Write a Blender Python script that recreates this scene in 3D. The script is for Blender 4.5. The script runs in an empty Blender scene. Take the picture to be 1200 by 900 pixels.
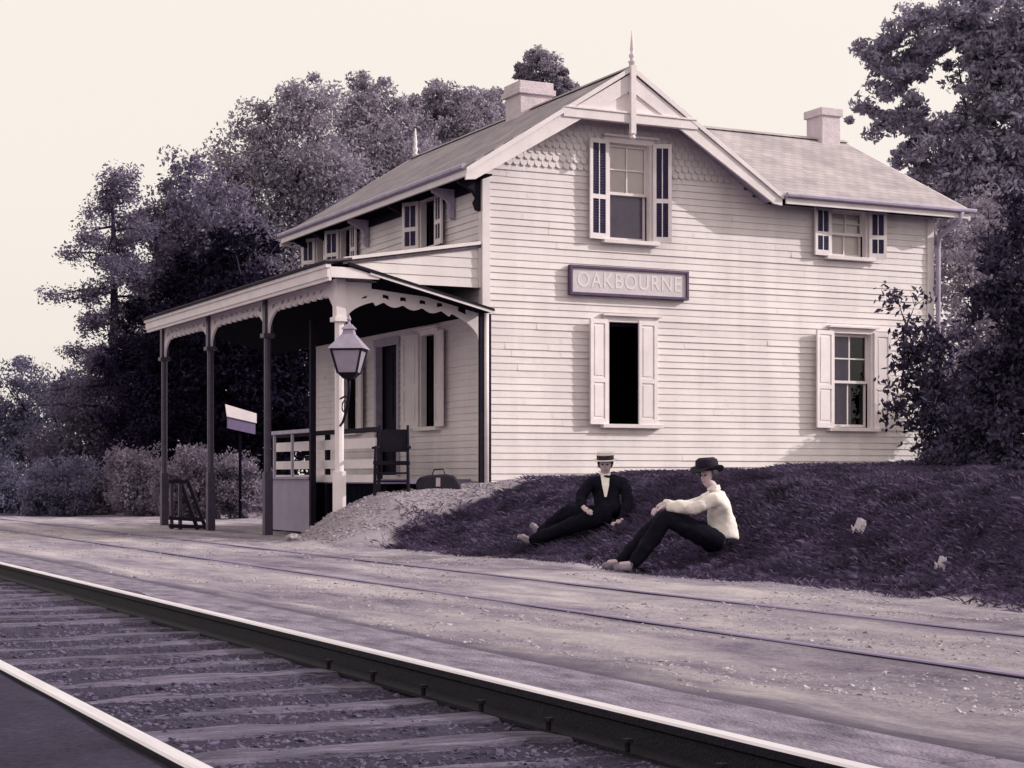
import bpy, bmesh, math, random
import numpy as np
from mathutils import Vector, Matrix, noise as mnoise

random.seed(7)
rng = np.random.default_rng(11)
R = math.radians
scene = bpy.context.scene
COL = scene.collection
# World axes: X (u) runs across the tracks towards the station, Y (v) along the tracks, Z up.
FX, HOR, EYE = 2070.0, 560.0, 0.95
CS, SN = 0.897, 0.442


def W(px, py, d):
    """a spot seen at (px, py) of the photograph, d metres deep -> world"""
    X = (px - 600) / FX * d
    return Vector((CS * X + SN * d, -SN * X + CS * d, EYE + (HOR - py) / FX * d))


def uA(px, v=24.6):
    k = (px - 600) / FX
    return (SN * v + k * CS * v) / (CS - SN * k)


def vB(px, u=11.63):
    k = (px - 600) / FX
    return (CS * u - SN * u * k) / (SN + CS * k)


def zA(py, u, v):
    return EYE + (HOR - py) * (SN * u + CS * v) / FX


# ------------------------------------------------------------------ materials
MATS = {}


def cool(c):
    """the faded print's own palette: cool violet darks, faintly pink lights"""
    c = Vector(c)
    k = max(0.0, 1 - (c.x + c.y + c.z) / 3 / .75)
    return Vector((c.x * (1 - .10 * k), c.y * (1 - .10 * k), c.z * (1 + .26 * k)))


def nmat(name, col, rough=0.8, var=0.15, scale=6.0, bump=0.0, bscale=40.0, metal=0.0, spec=0.3, col2=None,
         stretch=(1, 1, 1), translucent=0.0):
    m = bpy.data.materials.new(name)
    m.use_nodes = True
    nt = m.node_tree
    b = nt.nodes['Principled BSDF']
    b.inputs['Roughness'].default_value = rough
    b.inputs['Metallic'].default_value = metal
    b.inputs['Specular IOR Level'].default_value = spec
    tc = nt.nodes.new('ShaderNodeTexCoord')
    mp = nt.nodes.new('ShaderNodeMapping')
    mp.inputs['Scale'].default_value = stretch
    nt.links.new(tc.outputs['Object'], mp.inputs['Vector'])
    n = nt.nodes.new('ShaderNodeTexNoise')
    n.inputs['Scale'].default_value = scale
    n.inputs['Detail'].default_value = 6
    n.inputs['Roughness'].default_value = 0.65
    nt.links.new(mp.outputs[0], n.inputs['Vector'])
    rp = nt.nodes.new('ShaderNodeValToRGB')
    rp.color_ramp.elements[0].position = 0.3
    rp.color_ramp.elements[1].position = 0.7
    c = cool(col)
    if col2 is not None: col2 = cool(col2)
    lo = c * (1 - var)
    hi = Vector([min(1, x) for x in (c * (1 + var))]) if col2 is None else Vector(col2)
    rp.color_ramp.elements[0].color = (*lo, 1)
    rp.color_ramp.elements[1].color = (*hi, 1)
    nt.links.new(n.outputs['Fac'], rp.inputs['Fac'])
    nt.links.new(rp.outputs['Color'], b.inputs['Base Color'])
    if bump:
        n2 = nt.nodes.new('ShaderNodeTexNoise')
        n2.inputs['Scale'].default_value = bscale
        n2.inputs['Detail'].default_value = 5
        nt.links.new(mp.outputs[0], n2.inputs['Vector'])
        bp = nt.nodes.new('ShaderNodeBump')
        bp.inputs['Strength'].default_value = bump
        bp.inputs['Distance'].default_value = 0.03
        nt.links.new(n2.outputs['Fac'], bp.inputs['Height'])
        nt.links.new(bp.outputs['Normal'], b.inputs['Normal'])
    if translucent:
        tr = nt.nodes.new('ShaderNodeBsdfTranslucent')
        nt.links.new(rp.outputs['Color'], tr.inputs['Color'])
        mx = nt.nodes.new('ShaderNodeMixShader')
        mx.inputs[0].default_value = translucent
        out = nt.nodes['Material Output']
        nt.links.new(b.outputs[0], mx.inputs[1])
        nt.links.new(tr.outputs[0], mx.inputs[2])
        nt.links.new(mx.outputs[0], out.inputs['Surface'])
    MATS[name] = m
    return m


siding = nmat('siding_paint', (0.81, 0.735, 0.745), 0.65, 0.07, 1.3, 0.08, 60, stretch=(1, 1, 2.2))


def streak(m, lo=.80, sc=(7, 7, .35)):
    """rain streaks and grime that run down the boards"""
    nt = m.node_tree
    b = nt.nodes['Principled BSDF']
    src = b.inputs['Base Color'].links[0].from_socket
    tc = nt.nodes.new('ShaderNodeTexCoord')
    prev = src
    for sc_, pos in ((sc, (.42, .56)), ((16, 16, 16), (.30, .40)), ((.5, .5, .8), (.35, .6))):
        mp = nt.nodes.new('ShaderNodeMapping')
        mp.inputs['Scale'].default_value = sc_
        nt.links.new(tc.outputs['Object'], mp.inputs['Vector'])
        n = nt.nodes.new('ShaderNodeTexNoise')
        n.inputs['Scale'].default_value = 1
        n.inputs['Detail'].default_value = 7
        nt.links.new(mp.outputs[0], n.inputs['Vector'])
        r = nt.nodes.new('ShaderNodeValToRGB')
        r.color_ramp.elements[0].position, r.color_ramp.elements[1].position = pos
        r.color_ramp.elements[0].color = (lo, lo * .985, lo * 1.0, 1)
        r.color_ramp.elements[1].color = (1, 1, 1, 1)
        nt.links.new(n.outputs['Fac'], r.inputs['Fac'])
        mx = nt.nodes.new('ShaderNodeMix')
        mx.data_type = 'RGBA'
        mx.blend_type = 'MULTIPLY'
        mx.inputs[0].default_value = .55
        nt.links.new(prev, mx.inputs[6])
        nt.links.new(r.outputs['Color'], mx.inputs[7])
        prev = mx.outputs[2]
    nt.links.new(prev, b.inputs['Base Color'])


streak(siding, .86, (2.6, 2.6, .22))
trim = nmat('white_trim_paint', (0.76, 0.68, 0.69), 0.55, 0.09, 3, 0.1, 50)
greytrim = nmat('weathered_trim_paint', (0.42, 0.36, 0.41), 0.6, 0.18, 5, 0.1, 50)
dark = nmat('dark_paint', (0.014, 0.010, 0.016), 0.7, 0.3, 6, 0.1, 40, spec=.12)
frame_dark = nmat('sign_frame_paint', (0.10, 0.06, 0.09), 0.6, 0.3, 8)
postp = nmat('post_shade_paint', (0.055, 0.037, 0.058), 0.45, 0.35, 7, 0.1, 60, spec=0.5)  # dark tone holds the shade the house casts on the posts
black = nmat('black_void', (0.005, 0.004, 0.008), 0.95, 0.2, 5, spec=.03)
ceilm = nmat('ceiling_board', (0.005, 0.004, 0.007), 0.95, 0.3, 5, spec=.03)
louv = nmat('louvre_paint', (0.05, 0.04, 0.075), 0.6, 0.3, 8)
blind = nmat('sky_pale_blind', (0.86, 0.80, 0.76), 0.9, 0.06, 3)  # extra pale: the sky's reflection in the panes is put into its colour
screen_m = nmat('window_screen', (0.27, 0.22, 0.27), 0.9, 0.15, 4)
brick = nmat('chimney_brick', (0.62, 0.53, 0.53), 0.85, 0.14, 7, 0.35, 25)
iron = nmat('rusty_rail_iron', (0.012, 0.009, 0.014), 0.65, 0.4, 20, 0.2, 80, metal=0.3)
steel = nmat('polished_rail_head', (0.74, 0.69, 0.74), 0.42, 0.14, 6, metal=0.35, spec=0.6, stretch=(6, 0.3, 1))
tiem = nmat('weathered_tie_wood', (0.06, 0.047, 0.064), 0.95, 0.45, 3.2, 1.0, 26, col2=(0.26, 0.22, 0.265), stretch=(0.8, 4, 4))
plank = nmat('walkway_plank_wood', (0.16, 0.13, 0.155), 0.95, 0.4, 2.2, 0.6, 30, col2=(0.34, 0.29, 0.31), stretch=(3, 1.6, 4))
greyboard = nmat('grey_board', (0.26, 0.21, 0.27), 0.8, 0.14, 5, 0.2, 40)
bark = nmat('bark', (0.045, 0.033, 0.05), 0.95, 0.4, 8, 0.8, 14, stretch=(2, 2, 0.5))
cloth_black = nmat('black_wool', (0.009, 0.008, 0.012), 0.95, 0.25, 20, 0.2, 90, spec=0.1)
cloth_navy = nmat('dark_trouser_cloth', (0.008, 0.007, 0.011), 0.95, 0.25, 18, 0.2, 90, spec=0.1)
cloth_white = nmat('white_cotton', (0.78, 0.71, 0.67), 0.9, 0.05, 12, 0.25, 30)
skin = nmat('skin', (0.55, 0.42, 0.41), 0.6, 0.08, 15)
hair = nmat('dark_hair', (0.02, 0.014, 0.02), 0.7, 0.3, 30)
straw = nmat('straw', (0.72, 0.64, 0.58), 0.85, 0.08, 40)
leather = nmat('dark_leather', (0.022, 0.016, 0.024), 0.5, 0.3, 12, 0.2, 60)
shoem = nmat('dusty_shoe_leather', (0.16, 0.12, 0.14), 0.5, 0.5, 12, col2=(0.42, 0.36, 0.38))
paper = nmat('paper', (0.50, 0.44, 0.44), 0.9, 0.06, 8)
stone = nmat('pebble', (0.16, 0.13, 0.15), 0.95, 0.4, 14, 0.5, 30, col2=(0.62, 0.55, 0.55))


def glass_mat():
    m = bpy.data.materials.new('window_glass')
    m.use_nodes = True
    nt = m.node_tree
    nt.nodes.clear()
    out = nt.nodes.new('ShaderNodeOutputMaterial')
    t = nt.nodes.new('ShaderNodeBsdfTransparent')
    t.inputs[0].default_value = (0.93, 0.91, 0.93, 1)
    g = nt.nodes.new('ShaderNodeBsdfGlossy')
    g.inputs['Roughness'].default_value = 0.03
    nz = nt.nodes.new('ShaderNodeTexNoise')
    nz.inputs['Scale'].default_value = 3
    bp = nt.nodes.new('ShaderNodeBump')
    bp.inputs['Strength'].default_value = 0.06
    nt.links.new(nz.outputs['Fac'], bp.inputs['Height'])
    nt.links.new(bp.outputs['Normal'], g.inputs['Normal'])
    f = nt.nodes.new('ShaderNodeFresnel')
    f.inputs[0].default_value = 1.5
    mx = nt.nodes.new('ShaderNodeMixShader')
    nt.links.new(f.outputs[0], mx.inputs[0])
    nt.links.new(t.outputs[0], mx.inputs[1])
    nt.links.new(g.outputs[0], mx.inputs[2])
    nt.links.new(mx.outputs[0], out.inputs['Surface'])
    return m


glass = glass_mat()
lampglass = nmat('frosted_lamp_glass', (0.36, 0.31, 0.33), 0.35, 0.1, 5, spec=0.5)


def shingle_mat(name, c1, c2, row, width, coord=('X', 'Y', 1.0)):
    """weathered roof shingles: brick pattern laid on the roof's own plan axes"""
    m = bpy.data.materials.new(name)
    m.use_nodes = True
    nt = m.node_tree
    b = nt.nodes['Principled BSDF']
    b.inputs['Roughness'].default_value = 0.9
    b.inputs['Specular IOR Level'].default_value = 0.2
    tc = nt.nodes.new('ShaderNodeTexCoord')
    sp = nt.nodes.new('ShaderNodeSeparateXYZ')
    cb = nt.nodes.new('ShaderNodeCombineXYZ')
    nt.links.new(tc.outputs['Object'], sp.inputs[0])
    nt.links.new(sp.outputs[coord[0]], cb.inputs['X'])
    nt.links.new(sp.outputs[coord[1]], cb.inputs['Y'])
    bk = nt.nodes.new('ShaderNodeTexBrick')
    bk.inputs['Scale'].default_value = 1.0
    bk.inputs['Brick Width'].default_value = width
    bk.inputs['Row Height'].default_value = row
    bk.inputs['Mortar Size'].default_value = 0.006
    bk.inputs['Color1'].default_value = (*c1, 1)
    bk.inputs['Color2'].default_value = (*c2, 1)
    bk.inputs['Mortar'].default_value = (c1[0] * .55, c1[1] * .55, c1[2] * .55, 1)
    nt.links.new(cb.outputs[0], bk.inputs['Vector'])
    n = nt.nodes.new('ShaderNodeTexNoise')
    n.inputs['Scale'].default_value = 1.4
    n.inputs['Detail'].default_value = 8
    nt.links.new(tc.outputs['Object'], n.inputs['Vector'])
    rp = nt.nodes.new('ShaderNodeValToRGB')
    rp.color_ramp.elements[0].position = .3
    rp.color_ramp.elements[0].color = (.74, .74, .76, 1)
    rp.color_ramp.elements[1].position = .7
    rp.color_ramp.elements[1].color = (1.1, 1.1, 1.08, 1)
    nt.links.new(n.outputs['Fac'], rp.inputs['Fac'])
    mx = nt.nodes.new('ShaderNodeMix')
    mx.data_type = 'RGBA'
    mx.blend_type = 'MULTIPLY'
    mx.inputs[0].default_value = 1
    nt.links.new(bk.outputs['Color'], mx.inputs[6])
    nt.links.new(rp.outputs['Color'], mx.inputs[7])
    nt.links.new(mx.outputs[2], b.inputs['Base Color'])
    bp = nt.nodes.new('ShaderNodeBump')
    bp.inputs['Strength'].default_value = .4
    bp.inputs['Distance'].default_value = .02
    nt.links.new(bk.outputs['Color'], bp.inputs['Height'])
    nt.links.new(bp.outputs['Normal'], b.inputs['Normal'])
    return m


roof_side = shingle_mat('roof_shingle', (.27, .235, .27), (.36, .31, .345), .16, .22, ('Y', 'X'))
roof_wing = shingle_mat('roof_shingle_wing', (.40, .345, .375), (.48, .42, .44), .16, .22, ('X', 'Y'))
roof_can = shingle_mat('canopy_roofing', (.10, .08, .105), (.14, .11, .14), .3, .8, ('Y', 'X'))


# ------------------------------------------------------------------ mesh helpers
def org_of(p):
    while p.parent is not None:
        p = p.parent
    return Vector(p.location)


def tag(o, label=None, cat=None, group=None, kind=None):
    if label: o['label'] = label
    if cat: o['category'] = cat
    if group: o['group'] = group
    if kind: o['kind'] = kind
    return o


def empty(name, loc, label, cat, group=None):
    o = bpy.data.objects.new(name, None)
    o.empty_display_size = 0.2
    COL.objects.link(o)
    o.location = loc
    return tag(o, label, cat, group)


class MB:
    def __init__(s):
        s.v, s.f, s.m = [], [], []

    def face(s, pts, mi=0):
        i = len(s.v)
        s.v += [tuple(p) for p in pts]
        s.f.append(tuple(range(i, i + len(pts))))
        s.m.append(mi)

    def mesh(s, vs, fs, mi=0):
        i = len(s.v)
        s.v += [tuple(p) for p in vs]
        for f in fs:
            s.f.append(tuple(i + k for k in f))
            s.m.append(mi)

    def hexa(s, p, mi=0):  # p: 4 bottom ring, 4 top ring
        s.mesh(p, [(3, 2, 1, 0), (4, 5, 6, 7), (0, 1, 5, 4), (1, 2, 6, 5), (2, 3, 7, 6), (3, 0, 4, 7)], mi)

    def box(s, a, b, mi=0):
        x0, y0, z0 = [min(a[i], b[i]) for i in range(3)]
        x1, y1, z1 = [max(a[i], b[i]) for i in range(3)]
        s.hexa([(x0, y0, z0), (x1, y0, z0), (x1, y1, z0), (x0, y1, z0),
                (x0, y0, z1), (x1, y0, z1), (x1, y1, z1), (x0, y1, z1)], mi)

    def prism(s, poly, ext, mi=0):
        """poly: 3D points of one face, ext: extrusion vector"""
        n = len(poly)
        e = Vector(ext)
        vs = [Vector(p) for p in poly] + [Vector(p) + e for p in poly]
        fs = [tuple(range(n - 1, -1, -1)), tuple(range(n, 2 * n))]
        fs += [(i, (i + 1) % n, n + (i + 1) % n, n + i) for i in range(n)]
        s.mesh(vs, fs, mi)

    def tube(s, pts, rads, n=8, mi=0, caps=True):
        pts = [Vector(p) for p in pts]
        vs, fs = [], []
        up = Vector((0.31, 0.17, 0.93)).normalized()
        for i, p in enumerate(pts):
            t = (pts[min(i + 1, len(pts) - 1)] - pts[max(i - 1, 0)]).normalized()
            a = t.cross(up)
            if a.length < 1e-3: a = t.cross(Vector((1, 0, 0)))
            a.normalize()
            b = t.cross(a)
            for k in range(n):
                th = 2 * math.pi * k / n
                vs.append(p + (a * math.cos(th) + b * math.sin(th)) * rads[i])
        for i in range(len(pts) - 1):
            for k in range(n):
                fs.append((i * n + k, i * n + (k + 1) % n, (i + 1) * n + (k + 1) % n, (i + 1) * n + k))
        if caps:
            fs.append(tuple(range(n - 1, -1, -1)))
            fs.append(tuple(range((len(pts) - 1) * n, len(pts) * n)))
        s.mesh(vs, fs, mi)

    def bar(s, p, q, w, h, mi=0, up=(0, 0, 1)):
        """rectangular bar from p to q"""
        p, q, up = Vector(p), Vector(q), Vector(up)
        t = (q - p).normalized()
        a = t.cross(up)
        if a.length < 1e-3: a = t.cross(Vector((1, 0, 0)))
        a.normalize()
        b = a.cross(t).normalized()
        a *= w / 2
        b *= h / 2
        s.hexa([p - a - b, p + a - b, p + a + b, p - a + b, q - a - b, q + a - b, q + a + b, q - a + b], mi)

    def lathe(s, c, prof, n=16, mi=0):
        c = Vector(c)
        vs, fs = [], []
        for r, z in prof:
            for k in range(n):
                th = 2 * math.pi * k / n
                vs.append(c + Vector((r * math.cos(th), r * math.sin(th), z)))
        for i in range(len(prof) - 1):
            for k in range(n):
                fs.append((i * n + k, i * n + (k + 1) % n, (i + 1) * n + (k + 1) % n, (i + 1) * n + k))
        fs.append(tuple(range(n - 1, -1, -1)))
        fs.append(tuple(range((len(prof) - 1) * n, len(prof) * n)))
        s.mesh(vs, fs, mi)

    def build(s, name, mats, parent=None, smooth=False, bevel=0.0):
        o0 = org_of(parent) if parent else Vector((0, 0, 0))
        me = bpy.data.meshes.new(name)
        me.from_pydata([(p[0] - o0.x, p[1] - o0.y, p[2] - o0.z) for p in s.v], [], s.f)
        if not isinstance(mats, (list, tuple)): mats = [mats]
        for m in mats: me.materials.append(m)
        me.polygons.foreach_set('material_index', s.m)
        if smooth: me.polygons.foreach_set('use_smooth', [True] * len(me.polygons))
        me.update()
        o = bpy.data.objects.new(name, me)
        COL.objects.link(o)
        if parent: o.parent = parent
        if bevel:
            md = o.modifiers.new('bevel', 'BEVEL')
            md.width = bevel
            md.segments = 2
            md.limit_method = 'ANGLE'
        return o


def top(mb, name, mats, loc, label, cat, group=None, kind=None, smooth=False, bevel=0):
    """a thing that is one mesh, its origin at loc"""
    loc = Vector(loc)
    mb.v = [(p[0] - loc.x, p[1] - loc.y, p[2] - loc.z) for p in mb.v]
    o = mb.build(name, mats, None, smooth, bevel)
    o.location = loc
    return tag(o, label, cat, group, kind)


class Face:
    """a wall plane: a along the wall (right as seen from outside), n out of it"""

    def __init__(s, o, a, n):
        s.o, s.a, s.n = Vector(o), Vector(a), Vector(n)

    def p(s, a, z, n=0.0):
        q = s.o + s.a * a + s.n * n
        return Vector((q.x, q.y, z))

    def box(s, mb, a0, a1, z0, z1, n0, n1, mi=0):
        mb.hexa([s.p(a0, z0, n0), s.p(a0, z0, n1), s.p(a1, z0, n1), s.p(a1, z0, n0),
                 s.p(a0, z1, n0), s.p(a0, z1, n1), s.p(a1, z1, n1), s.p(a1, z1, n0)], mi)


# ------------------------------------------------------------------ terrain
def sm(t):
    t = np.clip(t, 0, 1)
    return t * t * (3 - 2 * t)


def gz(u, v, fine=True):
    u = np.asarray(u, float)
    v = np.asarray(v, float)
    z = np.interp(u, [-300, -8, -2, 0.6, 1.0, 1.2, 1.29, 1.42, 2.7, 2.86, 2.95, 3.7, 4.4, 5.2, 9, 12],
                  [-1.5, -.3, 0.12, .20, .206, .206, .190, .10, .098, .13, .165, .12, .05, .03, .0, .0])
    bank = .92 * (.45 * sm((u - 9.3) / 2.4) + .55 * np.clip((u - 9.3) / 2.4, 0, 1)) + .038 * np.clip(u - 11.7, 0, 14)
    mound = np.interp(u, [8.2, 8.6, 9.1, 9.8, 10.6, 11.6, 30], [0, .08, .40, .70, .80, .88, .9])
    w = sm((v - 22.3) / 1.5)
    up = bank * (1 - w) + mound * w
    back = .9 * sm((u - 11.1) / .5) * sm((32.4 - v) / 1.0) + .9 * sm((u - 13.5) / 3) * sm((v - 31) / 3)
    w2 = sm((v - 24.62) / .35)
    up = up * (1 - w2) + back * w2
    up = up * np.where(u > 26, np.clip(1 - (u - 26) / 200, .2, 1), 1)
    z = z + up
    if fine:
        amp = np.where((u > 3.8), .022, .006) * (1 - .9 * np.exp(-((u - 5.8) / .35) ** 2) - .9 * np.exp(-((u - 7.37) / .35) ** 2)) + np.where((u > 9.6) & (v < 24.5), .02, 0)
        z = z + amp * (np.sin(u * 2.3 + 1.3 * np.sin(v * .7)) * np.sin(v * 1.1 + .6) + .6 * np.sin(u * 5.1 - v * 1.9) * np.sin(v * 3.3 + u))
    return z


def gp(u, v, dz=0.0):
    return Vector((u, v, float(gz(u, v)) + dz))


def build_ground():
    us = np.concatenate([np.linspace(-400, -20, 16), np.linspace(-17, -3, 12), np.arange(-2.8, 13, .1), np.arange(13.2, 26, .4),
                         np.linspace(28, 90, 16), np.linspace(110, 500, 12)])
    vs = np.concatenate([np.linspace(-200, -10, 10), np.arange(-8, 2, .6), np.arange(2.2, 40, .16), np.arange(40.5, 75, 1.0),
                         np.linspace(80, 700, 20)])
    U, V = np.meshgrid(us, vs)
    Z = gz(U, V)
    nu, nv = len(us), len(vs)
    co = np.stack([U, V, Z], -1).reshape(-1, 3)
    i = np.arange(nv - 1)[:, None] * nu + np.arange(nu - 1)[None, :]
    f = np.stack([i, i + 1, i + nu + 1, i + nu], -1).reshape(-1, 4)
    me = bpy.data.meshes.new('ground')
    me.from_pydata(co.tolist(), [], f.tolist())
    me.polygons.foreach_set('use_smooth', [True] * len(me.polygons))
    m = bpy.data.materials.new('ground_dirt')
    m.use_nodes = True
    nt = m.node_tree
    b = nt.nodes['Principled BSDF']
    b.inputs['Roughness'].default_value = .95
    b.inputs['Specular IOR Level'].default_value = .15
    tc = nt.nodes.new('ShaderNodeTexCoord')
    sp = nt.nodes.new('ShaderNodeSeparateXYZ')
    nt.links.new(tc.outputs['Object'], sp.inputs[0])

    def noise_(scale, detail=6, stretch=(1, 1, 1), rough=.6):
        mp = nt.nodes.new('ShaderNodeMapping')
        mp.inputs['Scale'].default_value = stretch
        nt.links.new(tc.outputs['Object'], mp.inputs['Vector'])
        n = nt.nodes.new('ShaderNodeTexNoise')
        n.inputs['Scale'].default_value = scale
        n.inputs['Detail'].default_value = detail
        n.inputs['Roughness'].default_value = rough
        nt.links.new(mp.outputs[0], n.inputs['Vector'])
        return n.outputs['Fac']

    def math_(op, a, b_=None, c_=None):
        n = nt.nodes.new('ShaderNodeMath')
        n.operation = op
        for k, x in enumerate((a, b_, c_)):
            if x is None: continue
            if isinstance(x, (int, float)): n.inputs[k].default_value = x
            else: nt.links.new(x, n.inputs[k])
        return n.outputs[0]

    def ramp(fac, stops):
        r = nt.nodes.new('ShaderNodeValToRGB')
        el = r.color_ramp.elements
        while len(el) < len(stops): el.new(.5)
        for e, (p, c) in zip(el, stops):
            e.position = p
            e.color = (*cool(c), 1)
        nt.links.new(fac, r.inputs['Fac'])
        return r.outputs['Color']

    def mix(fac, a, b_):
        n = nt.nodes.new('ShaderNodeMix')
        n.data_type = 'RGBA'
        if isinstance(fac, (int, float)): n.inputs[0].default_value = fac
        else: nt.links.new(fac, n.inputs[0])
        nt.links.new(a, n.inputs[6])
        nt.links.new(b_, n.inputs[7])
        return n.outputs[2]

    def smooth_(x, lo, hi):
        n = nt.nodes.new('ShaderNodeMapRange')
        n.interpolation_type = 'SMOOTHSTEP'
        n.inputs['From Min'].default_value = lo
        n.inputs['From Max'].default_value = hi
        nt.links.new(x, n.inputs['Value'])
        return n.outputs['Result']

    big = noise_(.55, 5, (1.6, .35, 1))
    mid = noise_(3.0, 8, (1, .6, 1), .7)
    finen = noise_(30, 8, (1, 1, 1), .85)
    # gravel: pale, patchy along the direction of travel
    pat = math_('MULTIPLY_ADD', mid, .45, math_('MULTIPLY', big, .75))
    pat = math_('MULTIPLY_ADD', math_('SUBTRACT', finen, .24), .60, pat)
    gravel = ramp(pat, [(.52, (.105, .082, .105)), (.63, (.26, .215, .235)), (.76, (.44, .38, .39)), (.92, (.70, .62, .61))])
    cinder = ramp(math_('MULTIPLY_ADD', finen, .6, math_('MULTIPLY', mid, .5)),
                  [(.38, (.03, .023, .036)), (.6, (.095, .077, .105)), (.82, (.25, .21, .25))])
    smoothd = ramp(math_('MULTIPLY_ADD', finen, .3, math_('MULTIPLY', noise_(2.2, 8, (2, .9, 1), .75), .8)),
                   [(.35, (.115, .092, .115)), (.6, (.17, .14, .165)), (.85, (.26, .22, .245))])
    soil = ramp(math_('MULTIPLY_ADD', finen, .5, math_('MULTIPLY', mid, .6)),
                [(.35, (.022, .014, .032)), (.85, (.075, .05, .09))])
    moundc = ramp(math_('MULTIPLY_ADD', finen, .55, math_('MULTIPLY', mid, .5)),
                  [(.34, (.16, .125, .14)), (.5, (.40, .34, .35)), (.8, (.58, .50, .50))])
    ux = math_('ADD', sp.outputs['X'], math_('MULTIPLY', math_('SUBTRACT', mid, .5), .5))
    vy = math_('ADD', sp.outputs['Y'], math_('MULTIPLY', math_('SUBTRACT', mid, .5), .6))
    c = mix(smooth_(ux, 2.72, 2.9), cinder, smoothd)
    c = mix(smooth_(ux, 3.5, 4.1), c, gravel)
    # trackside wheel ruts of the siding track: darker bands beside its rails
    for r0 in (5.75, 7.32):
        d_ = math_('ABSOLUTE', math_('SUBTRACT', ux, r0))
        band = math_('MULTIPLY', math_('SUBTRACT', 1.0, smooth_(d_, .05, .20)), .5)
        c = mix(band, c, smoothd)
    bankm = smooth_(ux, 9.25, 9.5)
    ahead = math_('SUBTRACT', 1.0, smooth_(vy, 22.75, 23.05))
    c = mix(math_('MULTIPLY', bankm, ahead), c, soil)
    isb = math_('MULTIPLY', smooth_(ux, 8.3, 8.8), math_('MULTIPLY', smooth_(vy, 22.75, 23.05), math_('SUBTRACT', 1.0, smooth_(vy, 24.7, 25.0))))
    c = mix(isb, c, moundc)
    # woodland floor further off
    far = smooth_(vy, 41, 47)
    c = mix(math_('MULTIPLY', far, smooth_(ux, 5.5, 9.0)), c, soil)
    nt.links.new(c, b.inputs['Base Color'])
    bp = nt.nodes.new('ShaderNodeBump')
    bp.inputs['Strength'].default_value = 1.0
    bp.inputs['Distance'].default_value = .05
    nt.links.new(math_('MULTIPLY_ADD', finen, .7, mid), bp.inputs['Height'])
    nt.links.new(bp.outputs['Normal'], b.inputs['Normal'])
    me.materials.append(m)
    o = bpy.data.objects.new('ground', me)
    COL.objects.link(o)
    o['kind'] = 'structure'


build_ground()


def scatter_stones():
    vs, fs = [], []
    ico, icf = [], []
    for zz, rr_ in ((-.3, .85), (.15, 1.0), (.55, .62)):
        for t in range(5): ico.append((rr_ * math.cos(t * 1.2566 + zz), rr_ * math.sin(t * 1.2566 + zz), zz))
    for ly in (0, 5):
        for t in range(5): icf.append((ly + t, ly + (t + 1) % 5, ly + 5 + (t + 1) % 5, ly + 5 + t))
    icf.append((10, 11, 12, 13, 14))

    def add(u, v, s):
        z = float(gz(u, v)) - s * .12
        a = rng.random() * 6.28
        ca, sa = math.cos(a), math.sin(a)
        i = len(vs)
        k = rng.uniform(.6, 1.3, 15)
        t1, t2 = rng.normal(0, .3, 2)
        for j, (x, y, q) in enumerate(ico):
            x, y, q = x * k[j] * s, y * k[j] * s, (q * k[(j + 3) % 15] + t1 * x + t2 * y) * s * .8
            vs.append((u + x * ca - y * sa, v + x * sa + y * ca, z + q))
        for f in icf: fs.append(tuple(i + t for t in f))

    track = []
    for _ in range(34000):
        u = 3.7 + (rng.random() ** .8) * 5.5
        v = 4 + rng.random() ** 1.7 * 32
        if mnoise.noise((u * .9, v * .35, 2.0)) < -.05: continue
        add(u, v, rng.uniform(.004, .009) + .018 * rng.random() ** 9)
    for _ in range(1500):
        add(rng.uniform(8.5, 11.4), rng.uniform(23.0, 24.7), rng.uniform(.01, .035))
    for _ in range(16000):
        u, v = (rng.uniform(1.3, 2.72)), 3.3 + rng.random() ** 1.5 * 18
        track.append((u, v, rng.uniform(.004, .010) + .014 * rng.random() ** 5))
    me = bpy.data.meshes.new('gravel_stones')
    me.from_pydata(vs, [], fs)
    me.materials.append(stone)
    o = bpy.data.objects.new('gravel_stones', me)
    COL.objects.link(o)
    tag(o, 'loose pale stones scattered over the trackside dirt', 'gravel', kind='stuff')
    vs.clear()
    fs.clear()
    for q in track: add(*q)
    me = bpy.data.meshes.new('ballast')
    me.from_pydata(vs, [], fs)
    me.materials.append(nmat('dark_ballast', (.045, .035, .055), .95, .5, 4, col2=(.17, .14, .18)))
    o = bpy.data.objects.new('ballast', me)
    COL.objects.link(o)
    tag(o, 'dark cinder ballast lying between the sleepers', 'ballast', kind='stuff')


scatter_stones()


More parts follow.
